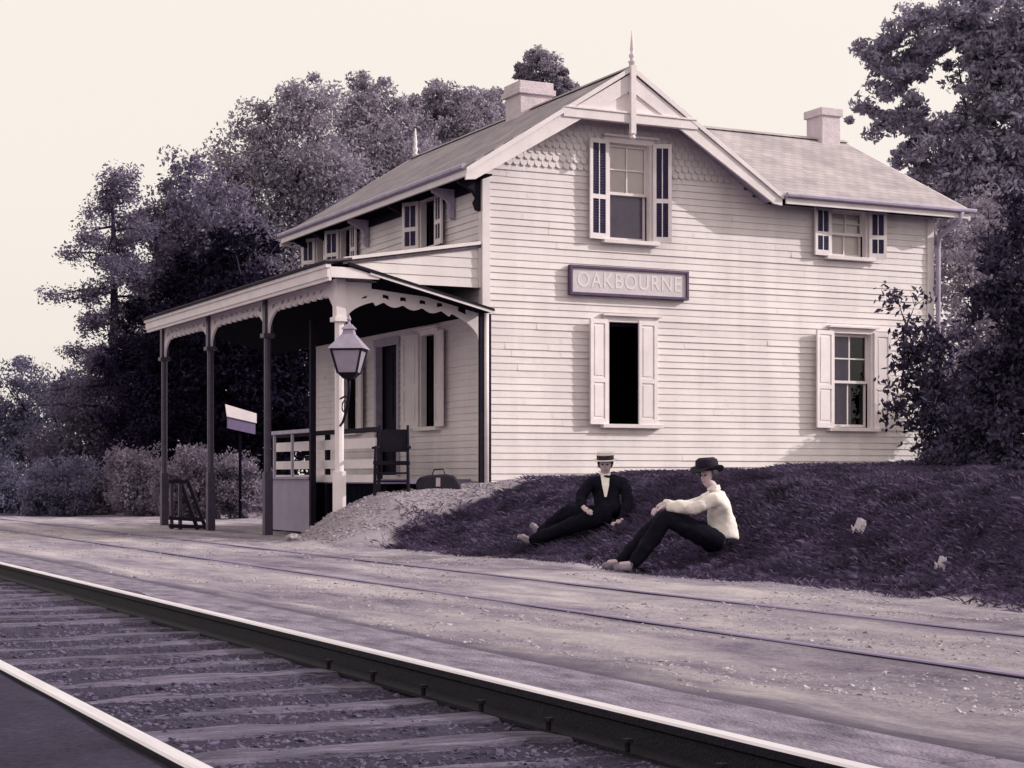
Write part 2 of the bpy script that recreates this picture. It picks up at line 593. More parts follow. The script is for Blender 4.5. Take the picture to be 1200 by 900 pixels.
def grass():
    n = 300000
    u = 8.95 + rng.random(n) ** 1.2 * 13
    v = rng.uniform(6.5, 24.55, n)
    pn = np.array([mnoise.noise((a * 1.3, b * 1.3, 0)) for a, b in zip(u, v)])
    edge = 9.30 + .13 * np.sin(v * 3.1) + .09 * np.sin(v * 7.7) + .10 * np.sin(v * 1.1 + 1) - .55 * rng.random(n) ** 6
    endv = rng.normal(0, .10, n) + 23.0 - .28 * (u - 9.5).clip(0, 2.5) + .25 * np.sin(u * 4) + .12 * np.sin(u * 11)
    ok = (u > edge) & (pn > -.30 - .5 * rng.random(n)) & ((v < endv) | (rng.random(n) < np.where(v < endv + .5, .06, .003) * (u > 10.0)) | ((u > 12.2) & (v < 24.5)))
    u, v, pn = u[ok], v[ok], pn[ok]
    wu, wv = [], []
    for _ in range(16):                       # tufts straggling out at the foot of the bank
        a, b, k = rng.uniform(9.05, 9.35), 6.5 + rng.random() * 16, rng.integers(15, 50)
        wu.append(rng.normal(a, .07, k))
        wv.append(rng.normal(b, .13, k))
    wu, wv = np.concatenate(wu), np.concatenate(wv)
    u, v, pn = np.concatenate([u, wu]), np.concatenate([v, wv]), np.concatenate([pn, np.full(len(wu), -.3)])
    n = len(u)
    z = gz(u, v) - .01
    h = rng.uniform(.02, .085, n) * (1 + .7 * np.clip(pn, -.3, .6))
    a = rng.random(n) * 6.283
    w = rng.uniform(.0022, .006, n)
    lx, ly = rng.normal(0, .035, n), rng.normal(0, .035, n)
    p0 = np.stack([u - np.cos(a) * w, v - np.sin(a) * w, z], -1)
    p1 = np.stack([u + np.cos(a) * w, v + np.sin(a) * w, z], -1)
    p2 = np.stack([u + lx + np.cos(a) * w * .5, v + ly + np.sin(a) * w * .5, z + h * .75], -1)
    p3 = np.stack([u + lx * 2.0, v + ly * 2.0, z + h * rng.uniform(.7, 1.1, n)], -1)
    co = np.stack([p0, p1, p2, p3], 1).reshape(-1, 3)
    f = np.arange(4 * n).reshape(-1, 4)
    me = bpy.data.meshes.new('grass')
    me.from_pydata(co.tolist(), [], f.tolist())
    gm = nmat('bank_grass', (.008, .005, .012), .75, .5, 2.3, col2=(.15, .105, .165), translucent=.12, spec=.3)
    me.materials.append(gm)
    o = bpy.data.objects.new('grass', me)
    COL.objects.link(o)
    tag(o, 'rough dark grass covering the bank below the station wall', 'grass', kind='stuff')


grass()


# ------------------------------------------------------------------ tracks
def rail_mesh(mb, u, z0, v0, v1, h=.125, flush=False):
    prof = [(-.065, 0), (.065, 0), (.065, .014), (.014, .03), (.011, h - .042), (.029, h - .032), (.030, h - .007), (.023, h),
            (-.023, h), (-.030, h - .007), (-.029, h - .032), (-.011, h - .042), (-.014, .03), (-.065, .014)]
    ys = list(np.linspace(v0, v1, 24))
    n = len(prof)
    vs = [(u + x, y, z0 + z) for y in ys for x, z in prof]
    for i in range(len(ys) - 1):
        for k in range(n):
            q = (k + 1) % n
            mi = 1 if k in (6, 7, 8) else 0
            mb.face([vs[i * n + k], vs[i * n + q], vs[(i + 1) * n + q], vs[(i + 1) * n + k]], mi)
    mb.face([vs[k] for k in range(n)][::-1], 0)
    mb.face([vs[(len(ys) - 1) * n + k] for k in range(n)], 0)


def main_track():
    t = empty('railway_track', (2.01, 5, 0.0), 'polished steel rails on weathered wooden sleepers in the foreground', 'railway track')
    for u in (1.26, 2.76):
        mb = MB()
        rail_mesh(mb, u, .10, -6, 120)
        mb.build('rail', [iron, steel], t)
    for u in (1.26, 2.76):
        for k in range(10):          # bolted joint bars and spikes at the sleepers in view
            v = 2.6 + k * .52
            for sd_ in (-1, 1):
                mb = MB()
                mb.lathe((u + sd_ * .078, v + .03 * sd_, .118), [(.010, 0), (.010, .028), (.020, .030), (.018, .042)], 6)
                mb.build('spike', iron, t)
    for k in range(92):
        v = 2.6 + k * .52 + random.uniform(-.05, .05)
        mb = MB()
        ln = 2.62
        uc = 2.01 + random.uniform(-.05, .05)
        hh = random.uniform(.100, .120)
        w = random.uniform(.105, .145)
        # worn rounded sleeper
        prof = [(-w, -.08), (-w, hh - .03), (-w + .03, hh), (w - .035, hh + random.uniform(-.008, .002)), (w, hh - .035), (w, -.08)]
        segs = 15
        vs, fs = [], []
        sk = random.uniform(-.06, .06)
        for i in range(segs):
            q = i / (segs - 1)
            for y, z in prof:
                vs.append((uc - ln / 2 + ln * q, v + y + sk * (q - .5) + random.uniform(-.012, .012), z + random.uniform(-.010, .003)))
        n = len(prof)
        for i in range(segs - 1):
            for j in range(n - 1):
                fs.append((i * n + j, i * n + j + 1, (i + 1) * n + j + 1, (i + 1) * n + j))
        fs.append(tuple(range(n)))
        fs.append(tuple(range((segs - 1) * n + n - 1, (segs - 1) * n - 1, -1)))
        mb.mesh(vs, fs)
        mb.build('sleeper', tiem, t)


main_track()


def side_track():
    t = empty('railway_track', (6.55, 12, 0.0), 'siding track with narrow rails sunk in the pale gravel', 'railway track')
    for u in (5.75, 7.32):
        mb = MB()
        zb = float(np.mean(gz(np.full(20, u), np.linspace(5, 40, 20)))) - .112
        rail_mesh(mb, u, zb, -6, 110)
        mb.build('rail', [iron, greyboard], t)


side_track()


def walkway():
    t = empty('timber_walkway', (3.3, 8, .14), 'grey worn timber strip laid flush beside the near polished rail', 'walkway')
    for k, u in enumerate((2.99, 3.24)):
        v = -1.0 + k * .7
        while v < 45:
            L = 4.2
            mb = MB()
            z = .15 - .006 * k
            mb.box((u, v, z - .06), (u + .225, v + L - .02, z + .012 + random.uniform(-.004, .004)))
            mb.build('plank', plank, t, bevel=.008)
            v += L


walkway()

# ------------------------------------------------------------------ station house
HU0, HU1, HV0, HV1, WV1 = 11.63, 20.34, 24.6, 32.35, 30.8
RU, RZ, SL = 14.0, 7.42, .617      # main ridge
WR, WSL = 27.7, .5                 # wing ridge line and slope
house = empty('station_house', (14, 28, .9), 'two storey white clapboard railway station with gabled shingle roof', 'station building')
FA = Face((HU0, HV0, 0), (1, 0, 0), (0, -1, 0))          # gable side, a = u - HU0
FB = Face((HU0, HV1, 0), (0, -1, 0), (-1, 0, 0))         # trackside, a = HV1 - v
EXPO = .107


def clap_row(mb, F, a0, a1, z0, z1, lip=.020):
    if a1 - a0 > 1.2 and lip > .015:
        cuts = sorted(a0 + (a1 - a0) * random.uniform(.1, .9) for _ in range(random.choice((0, 1, 1, 2)))) + [a1]
        p0 = a0
        for c in cuts:
            if c - p0 > .02:
                clap_row(mb, F, p0, c - (.005 if c < a1 else 0), z0 + random.uniform(-.004, .004), z1, .015)
            p0 = c
        mb.face([F.p(a0, z0, .001), F.p(a1, z0, .001), F.p(a1, z1, .001), F.p(a0, z1, .001)])
        return
    lip = lip + random.uniform(-.003, .007)
    mb.face([F.p(a0, z0, lip), F.p(a1, z0, lip), F.p(a1, z1, .002), F.p(a0, z1, .002)])
    mb.face([F.p(a0, z0, .002), F.p(a1, z0, .002), F.p(a1, z0, lip), F.p(a0, z0, lip)])


def intervals(lo, hi, cuts):
    segs = [(lo, hi)]
    for c0, c1 in cuts:
        ns = []
        for s0, s1 in segs:
            if c1 <= s0 or c0 >= s1:
                ns.append((s0, s1))
            else:
                if c0 > s0: ns.append((s0, c0))
                if c1 < s1: ns.append((c1, s1))
        segs = ns
    return [s for s in segs if s[1] - s[0] > .01]


# openings on each face: (a0, a1, z0, z1)
A_ = lambda px: uA(px) - HU0
B_ = lambda px: HV1 - vB(px)
opA = {'upper': (A_(713), A_(760), 4.76, 6.30), 'upper_right': (A_(973), A_(1013), 4.74, 5.52),
       'lower': (A_(712), A_(764), 1.82, 3.44), 'lower_right': (A_(976), A_(1019), 1.82, 3.42)}
opB = {'low_near': (B_(496), B_(513), 1.80, 3.30), 'door': (B_(443), B_(467), .98, 3.26), 'low_far': (B_(404), B_(421), 1.80, 3.10),
       'up1': (B_(496), B_(513), 4.74, 5.52), 'up2': (B_(402), B_(414), 4.74, 5.52), 'up3': (HV1 - 31.95, HV1 - 31.55, 4.74, 5.52)}


def roof_under(u):
    return RZ - .13 - SL * abs(u - RU)


def wall_A():
    mb = MB()
    z = .70
    while z < 5.80:
        z1 = z + EXPO
        cuts = [(o[0], o[1]) for o in opA.values() if z1 > o[2] + .02 and z < o[3] - .02]
        w = (RZ - .10 - z1) / SL
        lo = max(0, RU - w - HU0)
        hi = (HU1 - HU0) if z1 < 5.68 else min(HU1 - HU0, RU + w - HU0)
        for s0, s1 in intervals(lo, hi, cuts): clap_row(mb, FA, s0, s1, z, z1)
        z = z1
    fz = z
    o = mb.build('wall', siding, house)
    # fish-scale shingles of the gable
    mb = MB()
    rowh, sw = .105, .125
    r = 0
    z = fz - .02
    oW = opA['upper']
    while z < 7.2:
        w = (RZ - .08 - z - rowh) / SL
        if w < .1: break
        lo, hi = max(0, RU - w - HU0), RU + w - HU0
        k = math.floor(lo / sw) - 1
        while k * sw < hi:
            a0 = k * sw + (sw / 2 if r % 2 else 0)
            a1 = a0 + sw - .006
            k += 1
            if a1 < lo or a0 > hi: continue
            a0, a1 = max(a0, lo), min(a1, hi)
            if z + rowh > oW[2] and z < oW[3] and a1 > oW[0] and a0 < oW[1]: continue
            ac, hw = (a0 + a1) / 2, (a1 - a0) / 2
            if hw < .01: continue
            pts = []
            for t in range(7):
                th = math.pi * t / 6
                pts.append((ac - hw * math.cos(th), z + .05 - .055 * math.sin(th)))
            pts += [(a1, z + rowh + .05), (a0, z + rowh + .05)]
            mb.face([FA.p(a, zz, .034 - .030 * (zz - z + .01) / (rowh + .06) + (.004 if r % 2 else 0)) for a, zz in pts])
        z += rowh
        r += 1
    # backing behind the shingles
    w0 = (RZ - .10 - fz) / SL
    def zr(a): return RZ - .10 - SL * abs(a + HU0 - RU)
    aL, aR = max(0, RU - w0 - HU0), RU + w0 - HU0
    mb.face([FA.p(aL, fz, .001), FA.p(oW[0], fz, .001), FA.p(oW[0], zr(oW[0]), .001), FA.p(aL, max(fz, zr(aL)), .001)])
    mb.face([FA.p(oW[1], fz, .001), FA.p(aR, fz, .001), FA.p(oW[1], zr(oW[1]), .001)])
    mb.face([FA.p(oW[0], oW[3], .001), FA.p(oW[1], oW[3], .001), FA.p(oW[1], zr(oW[1]), .001), FA.p(RU - HU0, RZ - .1, .001), FA.p(oW[0], zr(oW[0]), .001)])
    mb.build('gable_shingles', siding, o)
    return o


wallA = wall_A()


def plain_wall(F, L, z0, z1, cuts=(), gable=None):
    mb = MB()
    z = z0
    while z < z1 - .02:
        zz = min(z + EXPO, z1)
        cs = [(o[0], o[1]) for o in cuts if zz > o[2] + .02 and z < o[3] - .02]
        for s0, s1 in intervals(0, L, cs): clap_row(mb, F, s0, s1, z, zz)
        z = zz
    if gable:
        c, hgt, hw = gable
        while z < hgt - .15:
            zz = z + EXPO
            w = (hgt - zz) / (hgt - z1) * hw
            clap_row(mb, F, max(0, c - w), min(L, c + w), z, zz)
            z = zz
    return mb


wallB = plain_wall(FB, HV1 - HV0, .25, 5.66, opB.values()).build('wall', siding, house)
# far gable end, far side and wing walls close the volume
FE = Face((HU1, HV0, 0), (0, 1, 0), (1, 0, 0))
plain_wall(FE, WV1 - HV0, .7, 5.6, (), (WR - HV0, 7.3, 3.4)).build('wall', siding, house)
FN = Face((16.4, HV1, 0), (-1, 0, 0), (0, 1, 0))
plain_wall(FN, 16.4 - HU0, .7, 5.6, (), (16.4 - RU, 7.3, 2.8)).build('wall', siding, house)
FN2 = Face((HU1, WV1, 0), (-1, 0, 0), (0, 1, 0))
plain_wall(FN2, HU1 - 16.4, .7, 5.6).build('wall', siding, house)
FE2 = Face((16.4, WV1, 0), (0, 1, 0), (1, 0, 0))
plain_wall(FE2, HV1 - WV1, .7, 5.6).build('wall', siding, house)
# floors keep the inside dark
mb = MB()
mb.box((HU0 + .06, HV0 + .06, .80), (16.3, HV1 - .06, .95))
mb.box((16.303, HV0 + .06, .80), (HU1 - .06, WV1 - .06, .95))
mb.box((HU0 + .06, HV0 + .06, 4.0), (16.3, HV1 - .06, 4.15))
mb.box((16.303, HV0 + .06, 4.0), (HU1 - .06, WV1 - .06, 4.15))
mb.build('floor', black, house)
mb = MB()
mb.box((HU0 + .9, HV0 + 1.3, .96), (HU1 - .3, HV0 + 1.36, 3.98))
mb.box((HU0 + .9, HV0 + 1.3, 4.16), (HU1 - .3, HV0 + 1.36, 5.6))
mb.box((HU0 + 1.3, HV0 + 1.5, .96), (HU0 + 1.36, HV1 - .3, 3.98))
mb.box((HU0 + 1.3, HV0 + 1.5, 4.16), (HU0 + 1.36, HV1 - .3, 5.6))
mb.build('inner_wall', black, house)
# corner boards
mb = MB()
FA.box(mb, -.03, .10, .70, 5.62, .0, .034)
FB.box(mb, HV1 - HV0 - .10, HV1 - HV0 - .001, .70, 5.62, 0, .034)
mb.build('corner_board', trim, wallA)
mb = MB()
FA.box(mb, HU1 - HU0 - .11, HU1 - HU0 + .03, .70, 5.60, .0, .034)
mb.build('corner_board', trim, wallA)
# water table along the foot of the gable wall
mb = MB()
FA.box(mb, -.03, HU1 - HU0 + .03, .60, .72, .0, .045)
mb.build('water_table', greytrim, wallA)
# ---- roof
mb = MB()


def slab(mb, poly, th=.10, mi=0):
    mb.prism([(p[0], p[1], p[2] - th) for p in poly], (0, 0, th), mi)


V0, V1 = 24.15, 32.8
UE0, UE1 = 11.15, 16.86
ze = RZ - SL * (RU - UE0)
slab(mb, [(UE0, V0, ze), (RU, V0, RZ), (RU, V1, RZ), (UE0, V1, ze)], .09)
slab(mb, [(RU, V0, RZ), (UE1, V0, RZ - SL * (UE1 - RU)), (UE1, V1, RZ - SL * (UE1 - RU)), (RU, V1, RZ)], .09)
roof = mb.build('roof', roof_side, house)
mb = MB()
we = RZ - WSL * (WR - V0)
slab(mb, [(RU + .02, WR, RZ), (UE1, V0, we), (20.78, V0, we), (20.78, WR, RZ)], .09)
slab(mb, [(20.78, WR, RZ), (20.78, 31.25, we), (UE1, 31.25, we), (RU + .02, WR, RZ)], .09)
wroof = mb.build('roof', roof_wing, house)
# ridge caps
mb = MB()
mb.prism([(RU - .13, V0 - .01, RZ - .05), (RU, V0 - .01, RZ + .035), (RU + .13, V0 - .01, RZ - .05)], (0, V1 - V0 + .02, 0))
mb.build('ridge_cap', roof_side, roof)
mb = MB()
mb.prism([(RU + .3, WR - .13, RZ - .03), (RU + .3, WR, RZ + .035), (RU + .3, WR + .13, RZ - .03)], (20.8 - RU - .3, 0, 0))
mb.build('ridge_cap', roof_wing, wroof)
# dark soffits under both eaves
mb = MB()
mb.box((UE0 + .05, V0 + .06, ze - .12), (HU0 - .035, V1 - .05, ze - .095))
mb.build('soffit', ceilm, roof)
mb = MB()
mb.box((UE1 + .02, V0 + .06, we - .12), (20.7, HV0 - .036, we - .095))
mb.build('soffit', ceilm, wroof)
# eave fascia and gutters: trackside, wing
mb = MB()
mb.box((UE0 - .02, V0 + .05, ze - .16), (UE0 + .025, V1, ze - .015))
mb.build('fascia', trim, roof)
mb = MB()
mb.tube([(UE0 - .035, V0 + .03, ze - .015), (UE0 - .035, V1, ze - .015)], [.05, .05], 8)
mb.build('gutter', greytrim, roof)
mb = MB()
mb.box((UE1 + .08, V0 - .02, we - .17), (20.78, V0 + .02, we - .04))
mb.build('fascia', trim, wroof)
mb = MB()
mb.tube([(UE1 + .06, V0 - .06, we - .03), (20.9, V0 - .06, we - .04)], [.042, .042], 8)
mb.build('gutter', greytrim, wroof)
# end rake of the wing
mb = MB()
mb.prism([(20.79, V0, we - .2), (20.79, WR, RZ - .2), (20.79, WR, RZ - .01), (20.79, V0, we - .01)], (.04, 0, 0))
mb.build('bargeboard', trim, wroof)


# bargeboards of the front gable (and the far one)
def barge(vp, nsign):
    mb = MB()
    for sg in (-1, 1):
        ue = RU + sg * (RU - UE0 + .02)
        wd = .34
        p = [(ue, vp, ze - .07), (RU, vp, RZ - .02), (RU, vp, RZ - .02 - wd), (ue + (-sg) * .16, vp, ze - .20), (ue, vp, ze - .22)]
        mb.prism(p, (0, .045 * nsign, 0))
        # thin moulding along the top edge
        q = [(ue, vp - .001 * nsign, ze - .04), (RU, vp - .001 * nsign, RZ + .02), (RU, vp - .001 * nsign, RZ - .06), (ue, vp - .001 * nsign, ze - .12)]
        mb.prism(q, (0, -.03 * nsign, 0))
    return mb


barge(V0, 1).build('bargeboard', trim, roof)
barge(V1, -1).build('bargeboard', trim, roof)
cu0, cu1 = RU - 1.16, RU + 1.16
mb = MB()
mb.face([(cu0, V0 + .03, 6.66), (cu1, V0 + .03, 6.66), (RU, V0 + .03, RZ - .12)])
mb.face([(cu0, V0 + .06, 6.66), (RU, V0 + .06, RZ - .12), (cu1, V0 + .06, 6.66)])
mb.build('gable_panel', siding, roof)
mb = MB()
mb.box((cu0 - .06, V0 - .025, 6.54), (cu1 + .06, V0 + .07, 6.685))
mb.box((cu0 - .03, V0 - .045, 6.68), (cu1 + .03, V0 + .07, 6.712))
mb.build('collar_beam', trim, roof, bevel=.006)
mb = MB()
mb.box((RU - .045, V0 - .075, 6.36), (RU + .045, V0 - .005, RZ + .02))
mb.lathe((RU, V0 - .04, 6.27), [(.01, 0), (.05, .03), (.035, .08), (.055, .1)], 10)
mb.build('king_post', trim, roof)


def finial(v, zb, s=1.0):
    mb = MB()
    mb.lathe((RU, v, zb), [(.06 * s, -.1), (.06 * s, .10 * s), (.085 * s, .13 * s), (.035 * s, .17 * s), (.06 * s, .23 * s), (.065 * s, .27 * s), (.03 * s, .31 * s),
                           (.045 * s, .37 * s), (.04 * s, .42 * s), (.03 * s, .55 * s), (.008, .75 * s)], 12)
    return mb


finial(V0 - .02, RZ - .02, .80).build('finial', trim, roof, smooth=True)
finial(V1 + .02, RZ - .06, .85).build('finial', trim, roof, smooth=True)
# dark under-rake soffit lining so the gable overhang reads deep
mb = MB()
for sg in (-1, 1):
    ue = RU + sg * (RU - UE0 - .05)
    mb.prism([(ue, V0 + .05, ze - .13), (RU, V0 + .05, RZ - .115), (RU, V0 + .05, RZ - .095), (ue, V0 + .05, ze - .11)], (0, HV0 - V0 - .06, 0))
mb.build('soffit', greytrim, roof)


# eave brackets on the trackside wall
def eave_bracket(v):
    mb = MB()
    pts = []
    for t in range(7):
        th = math.pi / 2 * t / 6
        pts.append((HU0 - .04 - .30 + .30 * math.cos(th) * .9 - .0, v, ze - .52 + .40 * (1 - math.cos(th)) * 0 + .38 * math.sin(th)))
    poly = [(HU0 - .035, v, ze - .125), (HU0 - .035, v, ze - .60), (HU0 - .10, v, ze - .58), (HU0 - .14, v, ze - .47), (HU0 - .10, v, ze - .40),
            (HU0 - .16, v, ze - .30), (HU0 - .30, v, ze - .23), (HU0 - .40, v, ze - .19), (HU0 - .42, v, ze - .125)]
    mb.prism(poly, (0, .09, 0))
    return mb


for v in (24.62, 25.6, 27.4, 29.3, 31.1, 32.2):
    eave_bracket(v).build('eave_bracket', greytrim if v in (25.6, 29.3) else dark, wallB)  # most brackets darkened along with the painted eave shade
mb = MB()
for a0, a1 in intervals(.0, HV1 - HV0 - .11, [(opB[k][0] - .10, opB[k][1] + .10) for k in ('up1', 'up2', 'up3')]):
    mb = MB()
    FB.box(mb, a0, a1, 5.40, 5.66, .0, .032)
    mb.build('frieze_shade', dark, wallB)  # painted dark to hold the eave's shade on the wall top
# chimneys
mb = MB()
c0 = (RU + .0, WR + .05)
mb.box((c0[0] - .31, c0[1] - .30, 6.7), (c0[0] + .31, c0[1] + .30, 7.65))
mb.box((c0[0] - .36, c0[1] - .35, 7.63), (c0[0] + .36, c0[1] + .35, 7.73))
mb.box((c0[0] - .33, c0[1] - .32, 7.729), (c0[0] + .33, c0[1] + .32, 7.86))
mb.build('chimney', brick, roof, bevel=.012)
mb = MB()
mb.box((20.08, 27.45, 6.9), (20.51, 27.95, 7.87))
mb.box((20.04, 27.41, 7.83), (20.55, 27.99, 7.98))
mb.build('chimney', brick, wroof, bevel=.012)
# downspout at the right corner
mb = MB()
ux = HU1 + .01
mb.tube([(ux + .25, V0 - .05, we - .06), (ux + .24, V0 + .02, we - .22), (ux + .09, HV0 - .10, we - .45), (ux + .06, HV0 - .10, we - .7), (ux + .06, HV0 - .10, 1.05)],
        [.045] * 5, 8)
mb.build('downspout', greytrim, house, smooth=True)


# ---- windows
def window(F, wall, op, kind, sh=None, pane='blind', casing=.085, upper=True):
    a0, a1, z0, z1 = op
    mb = MB()
    c = casing
    F.box(mb, a0 - c, a0 + .005, z0 - .01, z1 + .0, -.06, .045)
    F.box(mb, a1 - .005, a1 + c, z0 - .01, z1 + .0, -.06, .045)
    F.box(mb, a0 - c - .01, a1 + c + .01, z1 - .002, z1 + .10, -.06, .05)
    F.box(mb, a0 - c - .05, a1 + c + .05, z1 + .09, z1 + .125, -.02, .115)   # drip cap
    win = mb.build('window', trim, wall, bevel=.004)
    mb = MB()
    F.box(mb, a0 - c - .06, a1 + c + .06, z0 - .075, z0 - .012, -.06, .13)
    mb.build('sill', trim, win, bevel=.006)
    # sashes
    if kind == 'open':
        mb = MB()
        F.box(mb, a0 + .006, a0 + .05, z0, z1, -.16, -.10)
        F.box(mb, a1 - .05, a1 - .006, z0, z1, -.16, -.10)
        F.box(mb, a0 + .05, a1 - .05, z1 - .06, z1 - .004, -.16, -.10)
        mb.build('sash', dark, win)
    elif kind == 'sash':
        zm = z0 + (z1 - z0) * .47
        for (s0, s1, dep, nrow) in ((zm, z1 - .004, -.055, 2), (z0 + .002, zm + .04, -.10, 1)):
            mb = MB()
            t = .045
            F.box(mb, a0 + .006, a0 + t, s0, s1, dep - .04, dep)
            F.box(mb, a1 - t, a1 - .006, s0, s1, dep - .04, dep)
            F.box(mb, a0 + t, a1 - t, s0, s0 + t, dep - .04, dep)
            F.box(mb, a0 + t, a1 - t, s1 - t, s1, dep - .04, dep)
            am = (a0 + a1) / 2
            if nrow == 2 or pane != 'blind':
                F.box(mb, am - .011, am + .011, s0 + t, s1 - t, dep - .032, dep - .004)
            if nrow == 2:
                zz = (s0 + s1) / 2
                F.box(mb, a0 + t, a1 - t, zz - .011, zz + .011, dep - .030, dep - .006)
            mb.build('sash', trim if pane != 'dark' else greytrim, win)
            mb = MB()
            mb.face([F.p(a0 + t - .01, s0 + t - .01, dep - .02), F.p(a1 - t + .01, s0 + t - .01, dep - .02), F.p(a1 - t + .01, s1 - t + .01, dep - .02), F.p(a0 + t - .01, s1 - t + .01, dep - .02)])
            mb.build('pane', glass, win)
        if pane == 'blind':
            mb = MB()
            F.box(mb, a0 + .007, a1 - .007, zm + .045, z1 - .006, -.106, -.0965)
            mb.build('blind', blind, win)
            mb = MB()
            F.box(mb, a0 + .01, a1 - .01, z0 + .01, zm - .01, -.165, -.155)
            mb.build('window_screen', screen_m, win)
        elif pane == 'full':
            mb = MB()
            F.box(mb, a0 + .01, a1 - .01, z0 + .02, z1 - .01, -.155, -.145)
            mb.build('blind', blind, win)
        elif pane == 'half':
            mb = MB()
            n = 7
            a_lo, a_hi = a0 + .01, a0 + (a1 - a0) * .66
            for k in range(n):      # gathered curtain pulled to one side
                q0, q1 = a_lo + (a_hi - a_lo) * k / n, a_lo + (a_hi - a_lo) * (k + 1) / n
                d0, d1 = (-.18, -.22) if k % 2 else (-.22, -.18)
                mb.face([F.p(q0, z0 + .05, d0), F.p(q1 - .02 * 0, z0 + .05, d1), F.p(q1, z1 - .02, d1), F.p(q0, z1 - .02, d0)])
            mb.build('curtain', screen_m, win)
    # shutters: (side, width, swing from the wall in degrees, style)
    for side, w, ang, style in (sh or ()):
        mb = MB()
        hz0, hz1 = z0 - .02, z1 + .03
        th = .035
        if side < 0:
            hinge = F.p(a0 - c * .55, 0, .052)
            ax = (-F.a * math.cos(R(ang)) + F.n * math.sin(R(ang)))
        else:
            hinge = F.p(a1 + c * .55, 0, .052)
            ax = (F.a * math.cos(R(ang)) + F.n * math.sin(R(ang)))
        nn = Vector((0, 0, 1)).cross(ax)
        if nn.dot(F.n) < 0: nn = -nn
        S = Face((hinge.x, hinge.y, 0), ax, nn)

        def sb(x0, x1, y0, y1, n0, n1, mi=0):
            S.box(mb, x0, x1, y0, y1, n0, n1, mi)

        st = .055
        sb(0, st, hz0, hz1, 0, th)
        sb(w - st, w, hz0, hz1, 0, th)
        zs = [hz0, hz0 + .09, hz0 + (hz1 - hz0) * .40, hz0 + (hz1 - hz0) * .40 + .07, hz1 - .07, hz1]
        for q in (0, 2, 4): sb(st, w - st, zs[q], zs[q + 1], .001, th - .001)
        for (y0, y1) in ((zs[1], zs[2]), (zs[3], zs[4])):
            if style == 'louvre':
                sb(st, w - st, y0, y1, .002, .006, 1)
                k = y0 + .02
                while k < y1 - .02:
                    mb.prism([S.p(st, k, .008), S.p(st, k + .028, .024), S.p(st, k + .036, .024), S.p(st, k + .008, .008)], ax * (w - 2 * st), 1)
                    k += .042
                sb(w / 2 - .008, w / 2 + .008, y0, y1, .026, .034, 0)
            else:
                sb(st, w - st, y0, y1, .006, th - .016, 0)
                sb(st + .03, w - st - .03, y0 + .04, y1 - .04, .008, th - .006, 0)
        mb.build('shutter', [trim, louv], win)
    return win


wpx = lambda p, q: uA(q) - uA(p)
window(FA, wallA, opA['upper'], 'sash', [(-1, wpx(688, 711), 6, 'louvre'), (1, wpx(761, 780), 20, 'louvre')], 'blind')
window(FA, wallA, opA['upper_right'], 'sash', [(-1, wpx(952, 972), 6, 'louvre'), (1, wpx(1015, 1033), 12, 'louvre')], 'full')
window(FA, wallA, opA['lower'], 'open', [(-1, wpx(690, 712), 9, 'panel'), (1, wpx(741, 763), 176, 'panel')])
window(FA, wallA, opA['lower_right'], 'sash', [(-1, wpx(953, 975), 9, 'panel'), (1, wpx(1020, 1038), 6, 'panel')], 'half')
window(FB, wallB, opB['low_near'], 'open', [(-1, .40, 20, 'panel'), (1, .40, 6, 'panel')])
window(FB, wallB, opB['low_far'], 'open', [(1, .36, 6, 'panel')])
for k in ('up1', 'up2', 'up3'):
    window(FB, wallB, opB[k], 'open', [(-1, .36, 24, 'louvre'), (1, .36, 6, 'louvre')])


def door(F, wall, op):
    a0, a1, z0, z1 = op
    mb = MB()
    F.box(mb, a0 - .09, a0 + .004, z0, z1, -.08, .04)
    F.box(mb, a1 - .004, a1 + .09, z0, z1, -.08, .04)
    F.box(mb, a0 - .11, a1 + .11, z1 - .002, z1 + .11, -.08, .05)
    d = mb.build('door_frame', greytrim, wall)
    mb = MB()
    F.box(mb, a0 + .005, a1 - .005, z0, z1, -.16, -.12)
    for zz0, zz1 in ((z0 + .15, z0 + .85), (z0 + 1.0, z1 - .15)):
        F.box(mb, a0 + .12, (a0 + a1) / 2 - .05, zz0, zz1, -.12, -.108)
        F.box(mb, (a0 + a1) / 2 + .05, a1 - .12, zz0, zz1, -.12, -.108)
    mb.build('door', dark, d)


door(FB, wallB, opB['door'])

# ---- sign
sg0, sg1 = uA(666, 24.55), uA(805, 24.55)
sign = empty('station_sign', ((sg0 + sg1) / 2, 24.56, 3.84), 'long name board lettered OAKBOURNE in a dark frame on the white wall', 'sign')
S_ = Face((sg0, 24.565, 0), (1, 0, 0), (0, -1, 0))
L_ = sg1 - sg0
mb = MB()
S_.box(mb, .03, L_ - .03, 3.86, 4.28, 0, .05)
mb.build('board', nmat('sign_board_paint', (.62, .55, .555), .7, .09, 6, .15, 40), sign)
mb = MB()
for (a0, a1, z0, z1) in ((0, L_, 3.835, 3.88), (0, L_, 4.262, 4.305), (0, .045, 3.88, 4.262), (L_ - .045, L_, 3.88, 4.262)):
    S_.box(mb, a0, a1, z0, z1, -.01, .085)
mb.build('frame', frame_dark, sign, bevel=.005)
cu = bpy.data.curves.new('lettering', 'FONT')
cu.body = 'OAKBOURNE'
cu.size = .34
cu.extrude = .002
cu.align_x = 'CENTER'
cu.align_y = 'CENTER'
cu.space_character = 1.14
tmp = bpy.data.objects.new('lettering_curve', cu)
COL.objects.link(tmp)
dg = bpy.context.evaluated_depsgraph_get()
me = bpy.data.meshes.new_from_object(tmp.evaluated_get(dg))
bpy.data.objects.remove(tmp)
xs = [v.co.x for v in me.vertices]
wid = max(xs) - min(xs)
kx = (L_ - .28) / wid
for v in me.vertices: v.co = Vector((v.co.x * kx, -v.co.z, v.co.y))
me.materials.clear()
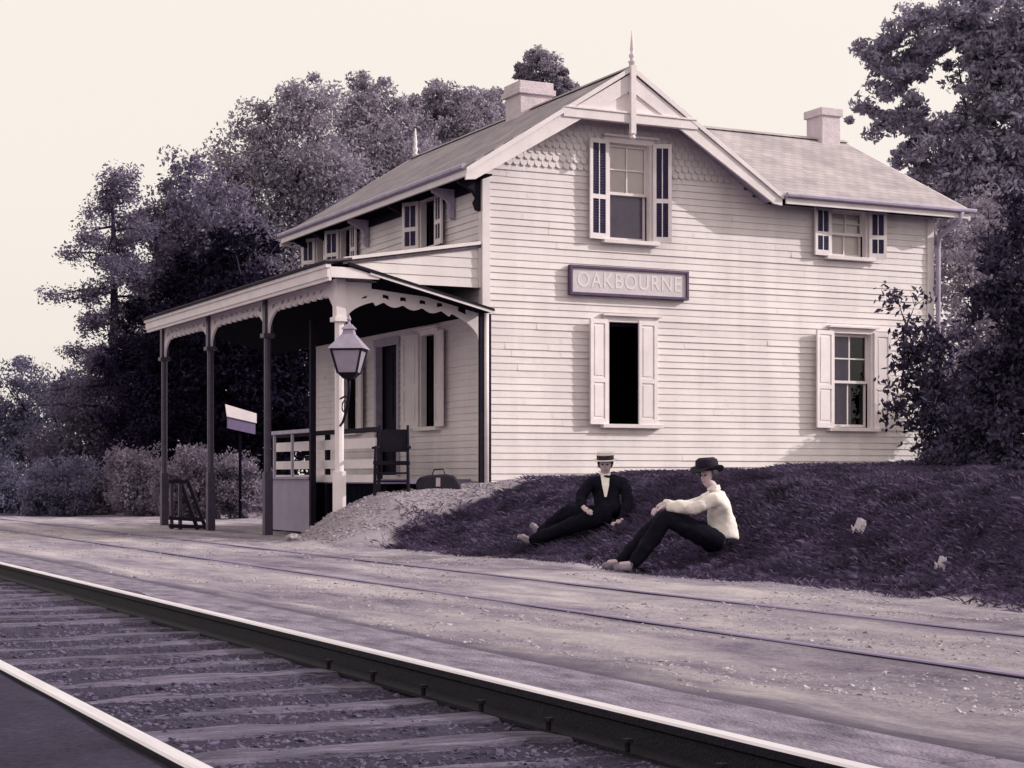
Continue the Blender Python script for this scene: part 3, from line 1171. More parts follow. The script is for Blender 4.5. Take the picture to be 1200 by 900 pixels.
me.materials.append(nmat('raised_letter_paint', (.75, .68, .67), .6, .05, 5))
lo = bpy.data.objects.new('lettering', me)
COL.objects.link(lo)
lo.parent = sign
lo.location = Vector(((sg0 + sg1) / 2, 24.565 - .053, 4.07)) - Vector(sign.location)
# ------------------------------------------------------------------ platform canopy
canopy = empty('platform_canopy', (9.27, 29, 0), 'lean-to platform canopy with scalloped white valance along the station', 'canopy')
PV = [24.6, 27.94, 31.2, 34.36]
PU = 9.27
CV0, CV1 = 24.2, 34.5
CZ = 3.87


def post(v, m, w=.075, zb=-.05):
    mb = MB()
    mb.box((PU - w, v - w, zb), (PU + w, v + w, 1.05))
    # chamfered upper shaft with collar
    c = w * .80
    k = c * .45
    ring = [(-c, -k), (-k, -c), (k, -c), (c, -k), (c, k), (k, c), (-k, c), (-c, k)]
    vs = [(PU + x, v + y, 1.05) for x, y in ring] + [(PU + x, v + y, 3.28) for x, y in ring]
    mb.mesh(vs, [tuple(range(8)), tuple(range(15, 7, -1))] + [(i, (i + 1) % 8, 8 + (i + 1) % 8, 8 + i) for i in range(8)])
    mb.box((PU - w - .03, v - w - .03, 3.26), (PU + w + .03, v + w + .03, 3.33))
    mb.box((PU - w, v - w, 3.33), (PU + w, v + w, 3.95))
    return mb.build('post', m, canopy, bevel=.006)


for i, v in enumerate(PV):
    o = post(v, trim if i == 0 else postp, .078 if i == 0 else .07)  # sunlit post white, shaded posts dark: the light is put into the paint
    if i == 0: o['label'] = 'corner post painted white for the sun on it'


def valance(P, length, brk0=True, brk1=True, deep=.58, reach=.85, z_top=CZ + .02):
    """fretted valance board: P(t, z, n) -> world"""
    mb = MB()
    n = int(length / .035)
    dt = length / n

    def low(t):
        z = .17
        for on, s in ((brk0, t), (brk1, length - t)):
            if on and s < reach:
                q = 1 - s / reach
                z = max(z, .13 + (deep - .13) * (1 - math.sqrt(max(0, 1 - q ** 1.7))))
        lobe = abs(math.sin((t / length) * math.pi * round(length / .30)))
        ins = (not brk0 or t > reach * .55) and (not brk1 or length - t > reach * .55)
        return z + (.06 * lobe if ins else 0)

    for i in range(n):
        t0, t1 = i * dt, (i + 1) * dt
        l0, l1 = low(t0), low(t1)
        tm = (t0 + t1) / 2
        cells = [(0, .30), (.30, .62), (.62, 1.0)]
        for ci, (f0, f1) in enumerate(cells):
            s = min(tm if brk0 else 9, length - tm if brk1 else 9)
            if ci == 1:
                if s > reach * .5 and (tm % .30) < .11: continue
                if .20 < s < reach * .42 : continue
            q = [P(t0, z_top - l0 * f1), P(t1, z_top - l1 * f1), P(t1, z_top - l1 * f0), P(t0, z_top - l0 * f0)]
            mb.prism([x[0] for x in q], q[0][1])
    return mb


for i in range(3):
    a, b = PV[i] + .07, PV[i + 1] - .07
    P = lambda t, z, a=a: (Vector((PU - .02, a + t, z)), Vector((.04, 0, 0)))
    valance(P, b - a).build('valance', trim, canopy)
# end valance towards the camera side follows the falling end of the canopy
SE = lambda u: 4.04 - .57 * max(0, u - 9.33) / 2.24
P = lambda t, z: (Vector((PU + .08 + t, PV[0] - .02, z - (.20 * max(0, t) / 2.2))), Vector((0, .04, 0)))
valance(P, 2.2, True, True, z_top=CZ - .06).build('valance', trim, canopy)
# solid spandrels on the white corner post
mb = MB()
for (dx, dy) in ((1, 0), (0, 1)):
    pts = [(.07, 3.34), (.12, 3.38), (.22, 3.52), (.36, 3.64), (.50, 3.70), (.50, 3.86), (.07, 3.86)]
    poly = [(PU + dx * a + (-.03 if dx == 0 else 0), PV[0] + dy * a + (-.03 if dy == 0 else 0), z) for a, z in pts]
    mb.prism(poly, (0, .06, 0) if dx else (.06, 0, 0))
mb.build('spandrel', trim, canopy)
# plate, fascia, gutter along the track
mb = MB()
mb.box((PU - .08, CV0 + .1, CZ + .02), (PU + .08, CV1, CZ + .14))
mb.build('beam', dark, canopy)
mb = MB()
mb.box((8.93, CV0, CZ - .0), (8.985, CV1, CZ + .17))
mb.box((8.90, CV0 - .02, CZ + .135), (8.985, CV1 + .02, CZ + .19))
mb.box((8.955, CV0, CZ - .05), (9.0, CV1, CZ + .003))
mb.box((8.985, CV0, CZ + .0), (9.75, CV0 + .05, CZ + .155))
mb.build('fascia', trim, canopy, bevel=.004)
mb = MB()
mb.box((8.87, CV0 - .03, CZ + .19), (9.02, CV1 + .03, CZ + .225))
mb.build('gutter', dark, canopy)
# upper lean-to roof, panelled end, sloping lining that carries the end rake
mb = MB()
slab(mb, [(8.92, CV0 + .02, 4.125), (9.33, CV0 + .02, 4.18), (9.33, CV1, 4.18), (8.92, CV1, 4.125)], .03)
slab(mb, [(9.33, HV0 + .01, 4.18), (11.60, HV0 + .01, 4.555), (11.60, CV1, 4.555), (9.33, CV1, 4.18)], .06)
mb.build('roof', roof_can, canopy)
mb = MB()
FP = Face((9.4, HV0 + .05, 0), (1, 0, 0), (0, -1, 0))
z = 3.88
while z < 4.5:
    zz = z + .15
    zz = min(zz, 4.535)
    ab, at = max(0, (z - 4.16) / .165), max(0, (zz - 4.16) / .165)
    mb.face([FP.p(ab, z, .014), FP.p(2.22, z, .014), FP.p(2.22, zz, .002), FP.p(at, zz, .002)])
    mb.face([FP.p(ab, z, .002), FP.p(2.22, z, .002), FP.p(2.22, z, .014), FP.p(ab, z, .014)])
    z = zz
FP.box(mb, 2.16, 2.225, 3.88, 4.53, 0, .03)
mb.build('end_panel', siding, canopy)
mb = MB()
mb.prism([(9.34, HV0 - .02, 4.175), (11.62, HV0 - .02, 4.548), (11.62, HV0 - .02, 4.60), (9.34, HV0 - .02, 4.225)], (0, .05, 0))
mb.build('rake_board', trim, canopy)
mb = MB()
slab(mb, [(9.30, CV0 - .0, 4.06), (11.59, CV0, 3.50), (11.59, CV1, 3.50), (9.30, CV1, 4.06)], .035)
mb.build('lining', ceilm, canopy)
mb = MB()
mb.prism([(9.60, CV0 - .02, 3.935), (11.62, CV0 - .02, 3.445), (11.62, CV0 - .02, 3.485), (9.60, CV0 - .02, 3.975)], (0, .022, 0))
mb.build('rake_board', trim, canopy)
mb = MB()
mb.prism([(9.26, CV0 - .03, 4.05), (11.62, CV0 - .03, 3.486), (11.62, CV0 - .03, 3.52), (9.26, CV0 - .03, 4.10)], (0, .05, 0))
mb.build('roof_edge', dark, canopy)
# wall post and rain pipe against the house corner
mb = MB()
mb.box((11.46, 24.35, .8), (11.53, 24.42, 3.46))
mb.box((11.60, 24.38, .8), (11.66, 24.44, 3.46))
mb.build('wall_post', dark, canopy)
mb = MB()
mb.tube([(11.565, 24.36, 3.45), (11.565, 24.36, .86)], [.04, .04], 10)
mb.build('rain_pipe', trim, canopy, smooth=True)

# ------------------------------------------------------------------ raised porch deck with rail
deck = empty('porch_deck', (10.9, 28, 0), 'raised porch deck with white board railing and grey skirt panel', 'porch deck')
mb = MB()
mb.box((10.15, 25.0, .86), (11.60, 31.0, .93))
mb.build('deck_floor', greyboard, deck)
mb = MB()
for i, (z0, z1) in enumerate(((1.41, 1.57), (1.10, 1.24), (.88, 1.0))):
    mb.box((10.12, 25.3, z0), (10.15, 30.2, z1))
mb.build('railing_boards', trim, deck)
mb = MB()
mb.box((10.09, 25.25, 1.66), (10.2, 30.25, 1.73))
mb.build('top_rail', dark, deck)
for v in (25.3, 27.6, 30.15):
    mb = MB()
    mb.box((10.16, v - .04, 0), (10.23, v + .04, 1.66))
    mb.build('railing_post', dark, deck)
mb = MB()
mb.box((9.88, 27.6, .05), (9.92, 29.5, .93))
mb.box((9.84, 27.58, .93), (9.95, 29.52, .97))
mb.build('skirt_panel', nmat('grey_panel_paint', (.33, .28, .32), .75, .1, 4), deck)
mb = MB()
mb.box((9.86, 27.56, 1.70), (9.94, 29.54, 1.76))
for v in (27.60, 28.52, 29.46):
    mb.box((9.88, v - .025, .97), (9.92, v + .025, 1.70))
mb.build('panel_frame', greytrim, deck)
mb = MB()
mb.box((9.86, 27.48, 0), (9.95, 27.57, 3.55))
mb.build('inner_post', dark, deck)
mb = MB()
for k in range(24):
    v = 25.05 + k * .25
    mb.box((10.2, v, 0), (10.22, v + .235, .86))
mb.build('deck_shade_boards', black, deck)  # near-black boards paint in the darkness under the open deck

# two-tone board on a post in the yard beyond the canopy
hb = W(283, 492, 40.2)
hg = float(gz(hb.x, hb.y))
hang = empty('notice_board', (hb.x, hb.y, hg), 'pale topped board on a post seen between the second and third canopy posts', 'notice board')
ax = Vector((CS, -SN, 0))
bx = (ax * .80 - Vector((SN, CS, 0)) * -.6).normalized()
bx = (ax * .88 + Vector((SN, CS, 0)) * .47).normalized()
dn = Vector((0, 0, 1)).cross(bx)
if dn.dot(Vector((-SN, -CS, 0))) < 0: dn = -dn
bx = (bx - Vector((0, 0, .20))).normalized()     # hangs a little crooked
lean_ = Vector((0, 0, 1))
C0 = hb - Vector((0, 0, .0))
q = [C0 - bx * .36, C0 + bx * .36, C0 + bx * .36 + lean_ * .22, C0 - bx * .40 + lean_ * .27]
mb = MB()
mb.prism(q, dn * .03)
mb.build('upper_board', trim, hang)
q = [C0 - bx * .34 - Vector((0, 0, .26)), C0 + bx * .34 - Vector((0, 0, .26)), C0 + bx * .34 - Vector((0, 0, .004)), C0 - bx * .34 - Vector((0, 0, .004))]
mb = MB()
mb.prism([p - dn * .03 for p in q], dn * .03)
mb.build('lower_board', nmat('dark_board_paint', (.17, .13, .19), .8, .15, 5), hang)
mb = MB()
p = C0 - dn * .09
mb.bar((p.x, p.y, hg - .1), (p.x, p.y, C0.z + .05), .055, .055, up=(1, 0, 0))
mb.build('post', black, hang)

# ------------------------------------------------------------------ platform lamp
lb = W(409, 560, 25.55)
lamp = empty('platform_lamp', (lb.x, lb.y, 2.38), 'four sided station lantern on an iron bracket at the white corner post', 'lamp')
pp = Vector((PU, PV[0], 0))
tow = (Vector((lb.x, lb.y, 0)) - pp)
pf = pp + tow.normalized() * .075
mb = MB()
L0 = lambda q, z: pf.lerp(Vector((lb.x, lb.y, 0)), q) + Vector((0, 0, z))
mb.tube([L0(0, 1.72), L0(.35, 1.78), L0(.8, 1.98), L0(1, 2.2), L0(1, 2.40)], [.018, .02, .02, .022, .03], 8)
mb.tube([L0(0, 2.12), L0(.5, 2.14), L0(.97, 2.12)], [.014, .014, .014], 8)
pts = [L0(.42 + .34 * (1 - i / 12) * math.cos(i * .75), 1.98 + .12 * (1 - i / 12) * math.sin(i * .75)) for i in range(11)]
mb.tube(pts, [.010] * len(pts), 6)
mb.build('scroll_bracket', dark, lamp, smooth=True)


def sqring(r, z):
    return [Vector((lb.x, lb.y, z)) + Vector((math.cos(R(a)) * r, math.sin(R(a)) * r, 0)) for a in (12, 102, 192, 282)]


def frustum(mb, r0, z0, r1, z1, mi=0, caps=True):
    mb.mesh(sqring(r0, z0) + sqring(r1, z1), [(0, 1, 5, 4), (1, 2, 6, 5), (2, 3, 7, 6), (3, 0, 4, 7)] + ([(3, 2, 1, 0), (4, 5, 6, 7)] if caps else []), mi)


mb = MB()
frustum(mb, .19, 2.47, .30, 2.80)
mb.build('lamp_glass', lampglass, lamp)
mb = MB()
frustum(mb, .10, 2.38, .215, 2.47)
for a, b in zip(sqring(.195, 2.46), sqring(.31, 2.80)): mb.bar(a, b, .024, .024)
for k in range(4):
    r_ = sqring(.31, 2.80)
    mb.bar(r_[k], r_[(k + 1) % 4], .025, .03)
mb.build('lantern_frame', dark, lamp)
mb = MB()
frustum(mb, .37, 2.81, .34, 2.84)
frustum(mb, .34, 2.84, .12, 3.03)
frustum(mb, .12, 3.03, .10, 3.10)
frustum(mb, .14, 3.10, .06, 3.17)
mb.lathe((lb.x, lb.y, 3.17), [(.03, 0), (.018, .04), (.035, .07), (.006, .14)], 8)
mb.build('lantern_hood', nmat('lamp_hood_paint', (.36, .31, .34), .5, .15, 8), lamp)

# ------------------------------------------------------------------ small things near the porch
cb_ = W(460, 577, 26.3)
cz = float(gz(cb_.x, cb_.y))
chair = empty('porch_chair', (cb_.x, cb_.y, cz), 'dark wooden armchair with slatted back standing at the mound top', 'chair')
ca = Vector((CS, -SN, 0))
cd = Vector((-SN, -CS, 0))
CP = lambda a, d_, z: Vector((cb_.x, cb_.y, cz)) + ca * a + cd * d_ + Vector((0, 0, z))
for a, d_, zt in ((-.25, .22, .66), (.25, .22, .66), (-.22, -.22, 1.02), (.22, -.22, 1.02)):
    mb = MB()
    mb.tube([CP(a, d_, -.03), CP(a * .97, d_ - .03 if d_ < 0 else d_, zt * .6), CP(a * .95, d_ - (.09 if d_ < 0 else 0), zt)], [.024, .024, .02], 8)
    mb.build('leg', dark, chair)
mb = MB()
mb.hexa([CP(-.25, -.23, .42), CP(.25, -.23, .42), CP(.27, .25, .43), CP(-.27, .25, .43), CP(-.25, -.23, .46), CP(.25, -.23, .46), CP(.27, .25, .48), CP(-.27, .25, .48)])
mb.build('seat', dark, chair)
mb = MB()
mb.hexa([CP(-.19, -.26, .62), CP(.19, -.26, .62), CP(.19, -.23, .62), CP(-.19, -.23, .62), CP(-.19, -.32, .96), CP(.19, -.32, .96), CP(.19, -.29, .96), CP(-.19, -.29, .96)])
mb.build('backrest', dark, chair)
for s in (-1, 1):
    mb = MB()
    mb.bar(CP(.26 * s, .27, .67), CP(.23 * s, -.27, .70), .06, .03)
    mb.build('armrest', dark, chair)
mb = MB()
mb.bar(CP(-.25, .22, .18), CP(.25, .22, .18), .02, .03)
mb.bar(CP(-.25, .22, .30), CP(.25, .22, .30), .02, .03)
mb.build('stretcher', dark, chair)

bb = W(514, 574, 26.5)
bz = float(gz(bb.x, bb.y))
bag = empty('leather_bag', (bb.x, bb.y, bz), 'black leather travelling bag with a white tag lying beside the porch wall', 'bag')
BP = lambda a, d_, z: Vector((bb.x, bb.y, bz)) + ca * a + cd * d_ + Vector((0, 0, z))
mb = MB()
prof = [(-.33, .0), (-.34, .12), (-.28, .20), (-.1, .235), (.12, .245), (.24, .22), (.33, .10), (.34, .0)]
mb.prism([BP(a, .12, z - .02) for a, z in prof], -cd * .24)
mb.build('bag_body', leather, bag, bevel=.03)
mb = MB()
mb.tube([BP(-.1, 0, .20), BP(-.07, 0, .29), BP(.07, 0, .30), BP(.1, 0, .21)], [.012] * 4, 6)
mb.build('handle', leather, bag)
mb = MB()
mb.prism([BP(-.035, .125, .04), BP(.03, .125, .04), BP(.03, .125, .17), BP(-.035, .125, .17)], cd * .006)
mb.build('tag', paper, bag)

# sawhorse with leaning boards under the far end of the canopy
tb = W(221, 618, 33.2)
trz = float(gz(tb.x, tb.y))
tre = empty('wooden_trestle', (tb.x, tb.y, trz), 'dark wooden trestle with leaning braces between the two far posts', 'trestle')
TP = lambda a, d_, z: Vector((tb.x, tb.y, trz)) + ca * a + cd * d_ + Vector((0, 0, z))
for a in (-.30, -.14):
    mb = MB()
    mb.bar(TP(a, .1, -.02), TP(a, .1, .92), .06, .06, up=(1, 0, 0))
    mb.build('upright', postp, tre)
mb = MB()
mb.bar(TP(-.34, .12, .9), TP(.02, .12, .9), .08, .06)
mb.build('crossbar', dark, tre)
mb = MB()
mb.bar(TP(-.34, .14, .22), TP(.30, .14, .18), .05, .07)
mb.build('crossbar', dark, tre)
mb = MB()
mb.bar(TP(-.34, .14, .07), TP(.34, .14, .05), .05, .07)
mb.build('crossbar', dark, tre)
for k, (a0, a1, w) in enumerate(((-.16, .18, .10), (-.02, .34, .09))):
    mb = MB()
    mb.bar(TP(a1, .05, .0), TP(a0, .05, .95), w, .06)
    mb.build('brace', dark, tre)

# rock and paper scraps
rb_ = W(345, 624, 25.6)
mb = MB()
vs = []
bm = bmesh.new()
bmesh.ops.create_icosphere(bm, subdivisions=2, radius=.10)
for v in bm.verts: v.co = v.co * (1 + .35 * mnoise.noise(v.co * 9))
mb.mesh([(v.co.x * 1.3 + rb_.x, v.co.y + rb_.y, v.co.z * .7 + float(gz(rb_.x, rb_.y)) + .03) for v in bm.verts], [[v.index for v in f.verts] for f in bm.faces])
bm.free()
top(mb, 'rock', stone, (rb_.x, rb_.y, float(gz(rb_.x, rb_.y))), 'small grey rock at the foot of the gravel mound', 'rock')


def scrap(px, d, size, label):
    p = W(px, 560, d)
    mb = MB()
    n = 4
    co = {}
    for i in range(n + 1):
        for j in range(n + 1):
            x, y = (i / n - .5) * size, (j / n - .5) * size * .7
            q = ax * x + Vector((SN, CS, 0)) * y
            zz = float(gz(p.x + q.x, p.y + q.y)) + .07 + .05 * math.sin(i * 1.7 + j) + y * .55
            co[i, j] = Vector((p.x + q.x, p.y + q.y, zz))
    for i in range(n):
        for j in range(n):
            mb.face([co[i, j], co[i + 1, j], co[i + 1, j + 1], co[i, j + 1]])
    o = top(mb, 'paper_scrap', paper, (p.x, p.y, float(gz(p.x, p.y))), label, 'paper')
    sd = o.modifiers.new('thick', 'SOLIDIFY')
    sd.thickness = .004


scrap(1006, 16.9, .13, 'crumpled pale paper scrap lying in the middle of the dark grass')
scrap(1102, 15.0, .09, 'small paper scrap at the lower edge of the grass bank')


# ------------------------------------------------------------------ people
def skinned(name, nodes, edges, mat, parent, roots=(0,), sub=2, smoothing=.5, folds=0.0):
    o0 = org_of(parent)
    me = bpy.data.meshes.new(name)
    me.from_pydata([tuple(Vector(p) - o0) for p, r in nodes], edges, [])
    me.materials.append(mat)
    o = bpy.data.objects.new(name, me)
    COL.objects.link(o)
    o.parent = parent
    md = o.modifiers.new('skin', 'SKIN')
    md.branch_smoothing = smoothing
    md.use_smooth_shade = True
    if not me.skin_vertices: return o
    sv = me.skin_vertices[0].data
    for i, (p, r) in enumerate(nodes):
        sv[i].radius = r if isinstance(r, tuple) else (r, r)
        sv[i].use_root = i in roots
    ss = o.modifiers.new('sub', 'SUBSURF')
    ss.levels = ss.render_levels = sub
    if folds:
        ss.levels = ss.render_levels = 3
        tx = bpy.data.textures.get('cloth_folds') or bpy.data.textures.new('cloth_folds', 'CLOUDS')
        tx.noise_scale = .11
        tx.noise_depth = 2
        dm = o.modifiers.new('folds', 'DISPLACE')
        dm.texture = tx
        dm.texture_coords = 'GLOBAL'
        dm.strength = folds
        dm.mid_level = .5
    return o


def ensure_skin(me):
    pass


def make_person(J, label, jacket_mat, trouser_mat, hat, loc, extras, sleeves=True):
    """J: joint name -> world position"""
    root = empty('person', loc, label, 'person')
    nodes, idx, edges, roots = [], {}, [], [0]

    def N(k, p, r):
        idx[k] = len(nodes)
        nodes.append((Vector(p), r))
        return idx[k]

    def E(a, b): edges.append((idx[a], idx[b]))

    N('pelvis', J['pelvis'], .10)
    N('waist', J['waist'], .09)
    N('chest', J['chest'], .11)
    N('neck0', J['neck'], .062)
    N('neck1', J['neck'] + (J['head'] - J['neck']) * .38, .052)
    N('jaw', J['head'] - (J['up']) * .055 + J['face'] * .018, .062)
    N('skull', J['head'] + J['up'] * .03, .082)
    N('crown', J['head'] + J['up'] * .085, .06)
    for a, b in (('pelvis', 'waist'), ('waist', 'chest'), ('chest', 'neck0'), ('neck0', 'neck1'), ('neck1', 'jaw'), ('jaw', 'skull'), ('skull', 'crown')): E(a, b)
    for s in 'LR':
        N('sh' + s, J['sh' + s], .06); E('chest', 'sh' + s)
        N('el' + s, J['el' + s], .042); E('sh' + s, 'el' + s)
        N('wr' + s, J['wr' + s], .028); E('el' + s, 'wr' + s)
        N('pa' + s, J['wr' + s] + J['hd' + s] * .075, (.040, .022)); E('wr' + s, 'pa' + s)
        N('hi' + s, J['hi' + s], .07); E('pelvis', 'hi' + s)
        N('kn' + s, J['kn' + s], .058); E('hi' + s, 'kn' + s)
        N('an' + s, J['an' + s], .040); E('kn' + s, 'an' + s)
        N('to' + s, J['an' + s] + J['ft' + s] * .15, .033); E('an' + s, 'to' + s)
        # fingers rooted in the palm
        hd = J['hd' + s].normalized()
        side = hd.cross(Vector((0, 0, 1))).normalized()
        dn = Vector((0, 0, -1))
        for f, (off, ln) in enumerate(((-.03, .07), (-.01, .08), (.012, .075), (.03, .06))):
            b0 = J['wr' + s] + hd * .075 + side * off
            i0 = len(nodes)
            nodes.append((b0, .010)); nodes.append((b0 + hd * ln * .55, .0095)); nodes.append((b0 + hd * ln * .85 + dn * ln * .45, .008))
            edges += [(i0, i0 + 1), (i0 + 1, i0 + 2)]
            roots.append(i0)
        b0 = J['wr' + s] + hd * .035 + side * -.025
        i0 = len(nodes)
        nodes.append((b0, .011)); nodes.append((b0 + hd * .03 - side * .03, .010)); nodes.append((b0 + hd * .06 - side * .04 + dn * .012, .0085))
        edges += [(i0, i0 + 1), (i0 + 1, i0 + 2)]
        roots.append(i0)
    # nose and ears
    i0 = len(nodes)
    fc, up = J['face'], J['up']
    sd = fc.cross(up).normalized()
    nodes.append((J['head'] + fc * .07 + up * .01, .014)); nodes.append((J['head'] + fc * .102 - up * .012, .012))
    edges.append((i0, i0 + 1)); roots.append(i0)
    for s in (-1, 1):
        i0 = len(nodes)
        nodes.append((J['head'] + sd * s * .072 - up * .005 - fc * .005, .010)); nodes.append((J['head'] + sd * s * .084 + up * .015 - fc * .012, .009))
        edges.append((i0, i0 + 1)); roots.append(i0)
    body = skinned('body', nodes, edges, skin, root, roots)
    # face details and hair
    for s in (-1, 1):
        mb = MB()
        e = J['head'] + fc * .074 + sd * s * .032 + up * .018
        mb.lathe(e, [(.002, -.010), (.010, -.005), (.012, 0), (.010, .005), (.002, .010)], 8)
        mb.build('eye', hair, root)
    mb = MB()
    m = J['head'] + fc * .080 - up * .045
    mb.bar(m - sd * .024, m + sd * .024, .012, .008)
    mb.build('mouth', nmat('lips', (.30, .18, .19), .6, .1, 8), root)
    mb = MB()
    hc = J['head'] + up * .035 - fc * .018
    bm = bmesh.new()
    bmesh.ops.create_uvsphere(bm, u_segments=16, v_segments=10, radius=.098)
    rot = Matrix((sd, fc, up)).transposed()
    keep = {}
    vs = []
    for v in bm.verts:
        q = rot @ v.co
        vs.append(hc + q)
    fs = [[v.index for v in f.verts] for f in bm.faces
          if not (f.calc_center_median().y > .045 and f.calc_center_median().z < .04) and f.calc_center_median().z > -.07]
    bm.free()
    mb.mesh(vs, fs)
    mb.build('hair', hair, root, smooth=True)
    # trousers
    nodes, edges = [(J['waist'] + (J['waist'] - J['pelvis']) * .05, .145), (J['pelvis'], .165)], [(0, 1)]
    for s in 'LR':
        i0 = len(nodes)
        h, k, a = J['hi' + s], J['kn' + s], J['an' + s]
        nodes += [(h, .125), (h.lerp(k, .5), .115), (k, .102), (k.lerp(a, .5), .092), (a - (k - a).normalized() * .03, .075)]
        edges += [(1, i0)] + [(i0 + j, i0 + j + 1) for j in range(4)]
    skinned('trousers', nodes, edges, trouser_mat, root, (1,), folds=.05)
    # upper garment
    JL = .25 if jacket_mat is cloth_black else -.12
    nodes, edges = [(J['pelvis'] - (J['waist'] - J['pelvis']) * JL, .185), (J['pelvis'].lerp(J['waist'], .5), .175), (J['waist'].lerp(J['chest'], .35), .17), (J['chest'], .165), (J['neck'] - J['up'] * .02, .085)], [(0, 1), (1, 2), (2, 3), (3, 4)]
    for s in 'LR':
        i0 = len(nodes)
        a, b, c = J['sh' + s], J['el' + s], J['wr' + s]
        nodes += [(a, .098), (a.lerp(b, .5), .080), (b, .070), (b.lerp(c, .55), .060), (c - (c - b).normalized() * .015, .050)]
        edges += [(3, i0)] + [(i0 + j, i0 + j + 1) for j in range(4)]
    skinned('jacket' if jacket_mat is cloth_black else 'shirt', nodes, edges, jacket_mat, root, (3,), folds=.045)
    # shoes
    for s in 'LR':
        a, f = J['an' + s], J['ft' + s]
        skinned('shoe', [(a + Vector((0, 0, .03)), .050), (a - f * .03 - Vector((0, 0, .025)), .050), (a + f * .10 - Vector((0, 0, .02)), .046), (a + f * .20 - Vector((0, 0, .03)), .034)],
                [(0, 1), (1, 2), (2, 3)], shoem, root, (1,))
    # hat
    hp = J['head'] + up * hat.get('lift', .075)
    hb_ = MB()

    def hat_lathe(prof, mi=0, ex=1.12):
        nseg = 24
        vs, fs = [], []
        for r, z in prof:
            for k in range(nseg):
                th = 2 * math.pi * k / nseg
                vs.append(hp + sd * r * math.cos(th) + fc * r * ex * math.sin(th) + up * (z + hat['droop'] * (math.cos(2 * th)) * (r > .12) * .02))
        for i in range(len(prof) - 1):
            for k in range(nseg):
                fs.append((i * nseg + k, i * nseg + (k + 1) % nseg, (i + 1) * nseg + (k + 1) % nseg, (i + 1) * nseg + k))
        fs.append(tuple(range((len(prof) - 1) * nseg, len(prof) * nseg)))
        hb_.mesh(vs, fs, mi)

    hat_lathe(hat['brim'], 0)
    for prof, mi in hat['crown']: hat_lathe(prof, mi)
    ho = hb_.build('hat', hat['mats'], root, smooth=False)
    extras(root, J)
    return root


UP = Vector((0, 0, 1))
TO_CAM = Vector((-SN, -CS, 0))     # towards the viewer
RT = Vector((CS, -SN, 0))          # to the right of the photo


def on_ground(px, d, dz):
    p = W(px, 560, d)
    return Vector((p.x, p.y, float(gz(p.x, p.y)) + dz))


# man in the dark suit, half reclining on the slope, legs stretched to the left
d1 = 21.1
pel = on_ground(712, d1, .16)
J = {'pelvis': pel, 'up': (UP + RT * -.02).normalized(), 'face': (TO_CAM + RT * -.10 - UP * .12).normalized()}
J['waist'] = pel + UP * .16 - TO_CAM * .07 + RT * .0
J['chest'] = pel + UP * .35 - TO_CAM * .14 + RT * -.01
J['neck'] = pel + UP * .49 - TO_CAM * .17 - RT * .02
J['head'] = pel + UP * .60 - TO_CAM * .12 - RT * .02
J['shL'] = pel + UP * .41 - TO_CAM * .14 - RT * .20
J['shR'] = pel + UP * .39 - TO_CAM * .14 + RT * .20
J['elL'] = pel + UP * .20 + TO_CAM * .02 - RT * .34
J['wrL'] = pel + UP * .09 + TO_CAM * .18 - RT * .29
J['hdL'] = (RT * .4 + TO_CAM * .6 - UP * .25).normalized()
J['elR'] = pel + UP * .16 + TO_CAM * .03 + RT * .25
J['wrR'] = on_ground(728, d1 - .22, .07)
J['hdR'] = (-RT * .8 + TO_CAM * .5 - UP * .1).normalized()
J['hiL'] = pel - RT * .09 + TO_CAM * .02
J['hiR'] = pel - RT * .03 + TO_CAM * .12
J['knL'] = on_ground(665, d1 + 0.30, 0.30)
J['knR'] = on_ground(670, d1 + 0.00, 0.19)
J['anL'] = on_ground(633, d1 + 0.60, 0.10)
J['anR'] = on_ground(622, d1 + 0.30, 0.10)
J['ftL'] = (-RT * .55 + UP * .75).normalized()
J['ftR'] = (-RT * .75 + TO_CAM * .3 + UP * .45).normalized()


def suit_extras(root, J):
    # white shirt front, dark tie, lapels
    mb = MB()
    base = J['neck'] + TO_CAM * .065 - UP * .005
    lowp = J['waist'] + TO_CAM * .185 + UP * .06 - RT * .03
    midp = J['chest'] + TO_CAM * .20 + UP * .0 - RT * .015
    mb.mesh([base - RT * .06, base + RT * .05, midp + RT * .038, lowp + RT * .012, lowp - RT * .012, midp - RT * .042],
            [(0, 1, 2, 5), (5, 2, 3, 4)])
    o = mb.build('shirt_front', cloth_white, root)
    s = o.modifiers.new('thick', 'SOLIDIFY')
    s.thickness = .012
    mb = MB()
    mb.tube([J['neck'] + J['up'] * .0 + TO_CAM * .01, J['neck'] + J['up'] * .045 + TO_CAM * .015], [.068, .060], 12)
    mb.build('collar', cloth_white, root)


BOATER = {'droop': 0, 'mats': [straw, hair], 'brim': [(.10, -.012), (.155, -.014), (.157, -.006), (.10, -.004)],
          'crown': [([(.103, -.008), (.103, .05)], 1), ([(.101, .05), (.101, .085), (.09, .092), (.0, .094)], 0)]}
make_person(J, 'seated person in black suit and pale banded straw boater, legs stretched across the grass', cloth_black, cloth_navy, BOATER,
            (pel.x, pel.y, float(gz(pel.x, pel.y))), suit_extras)

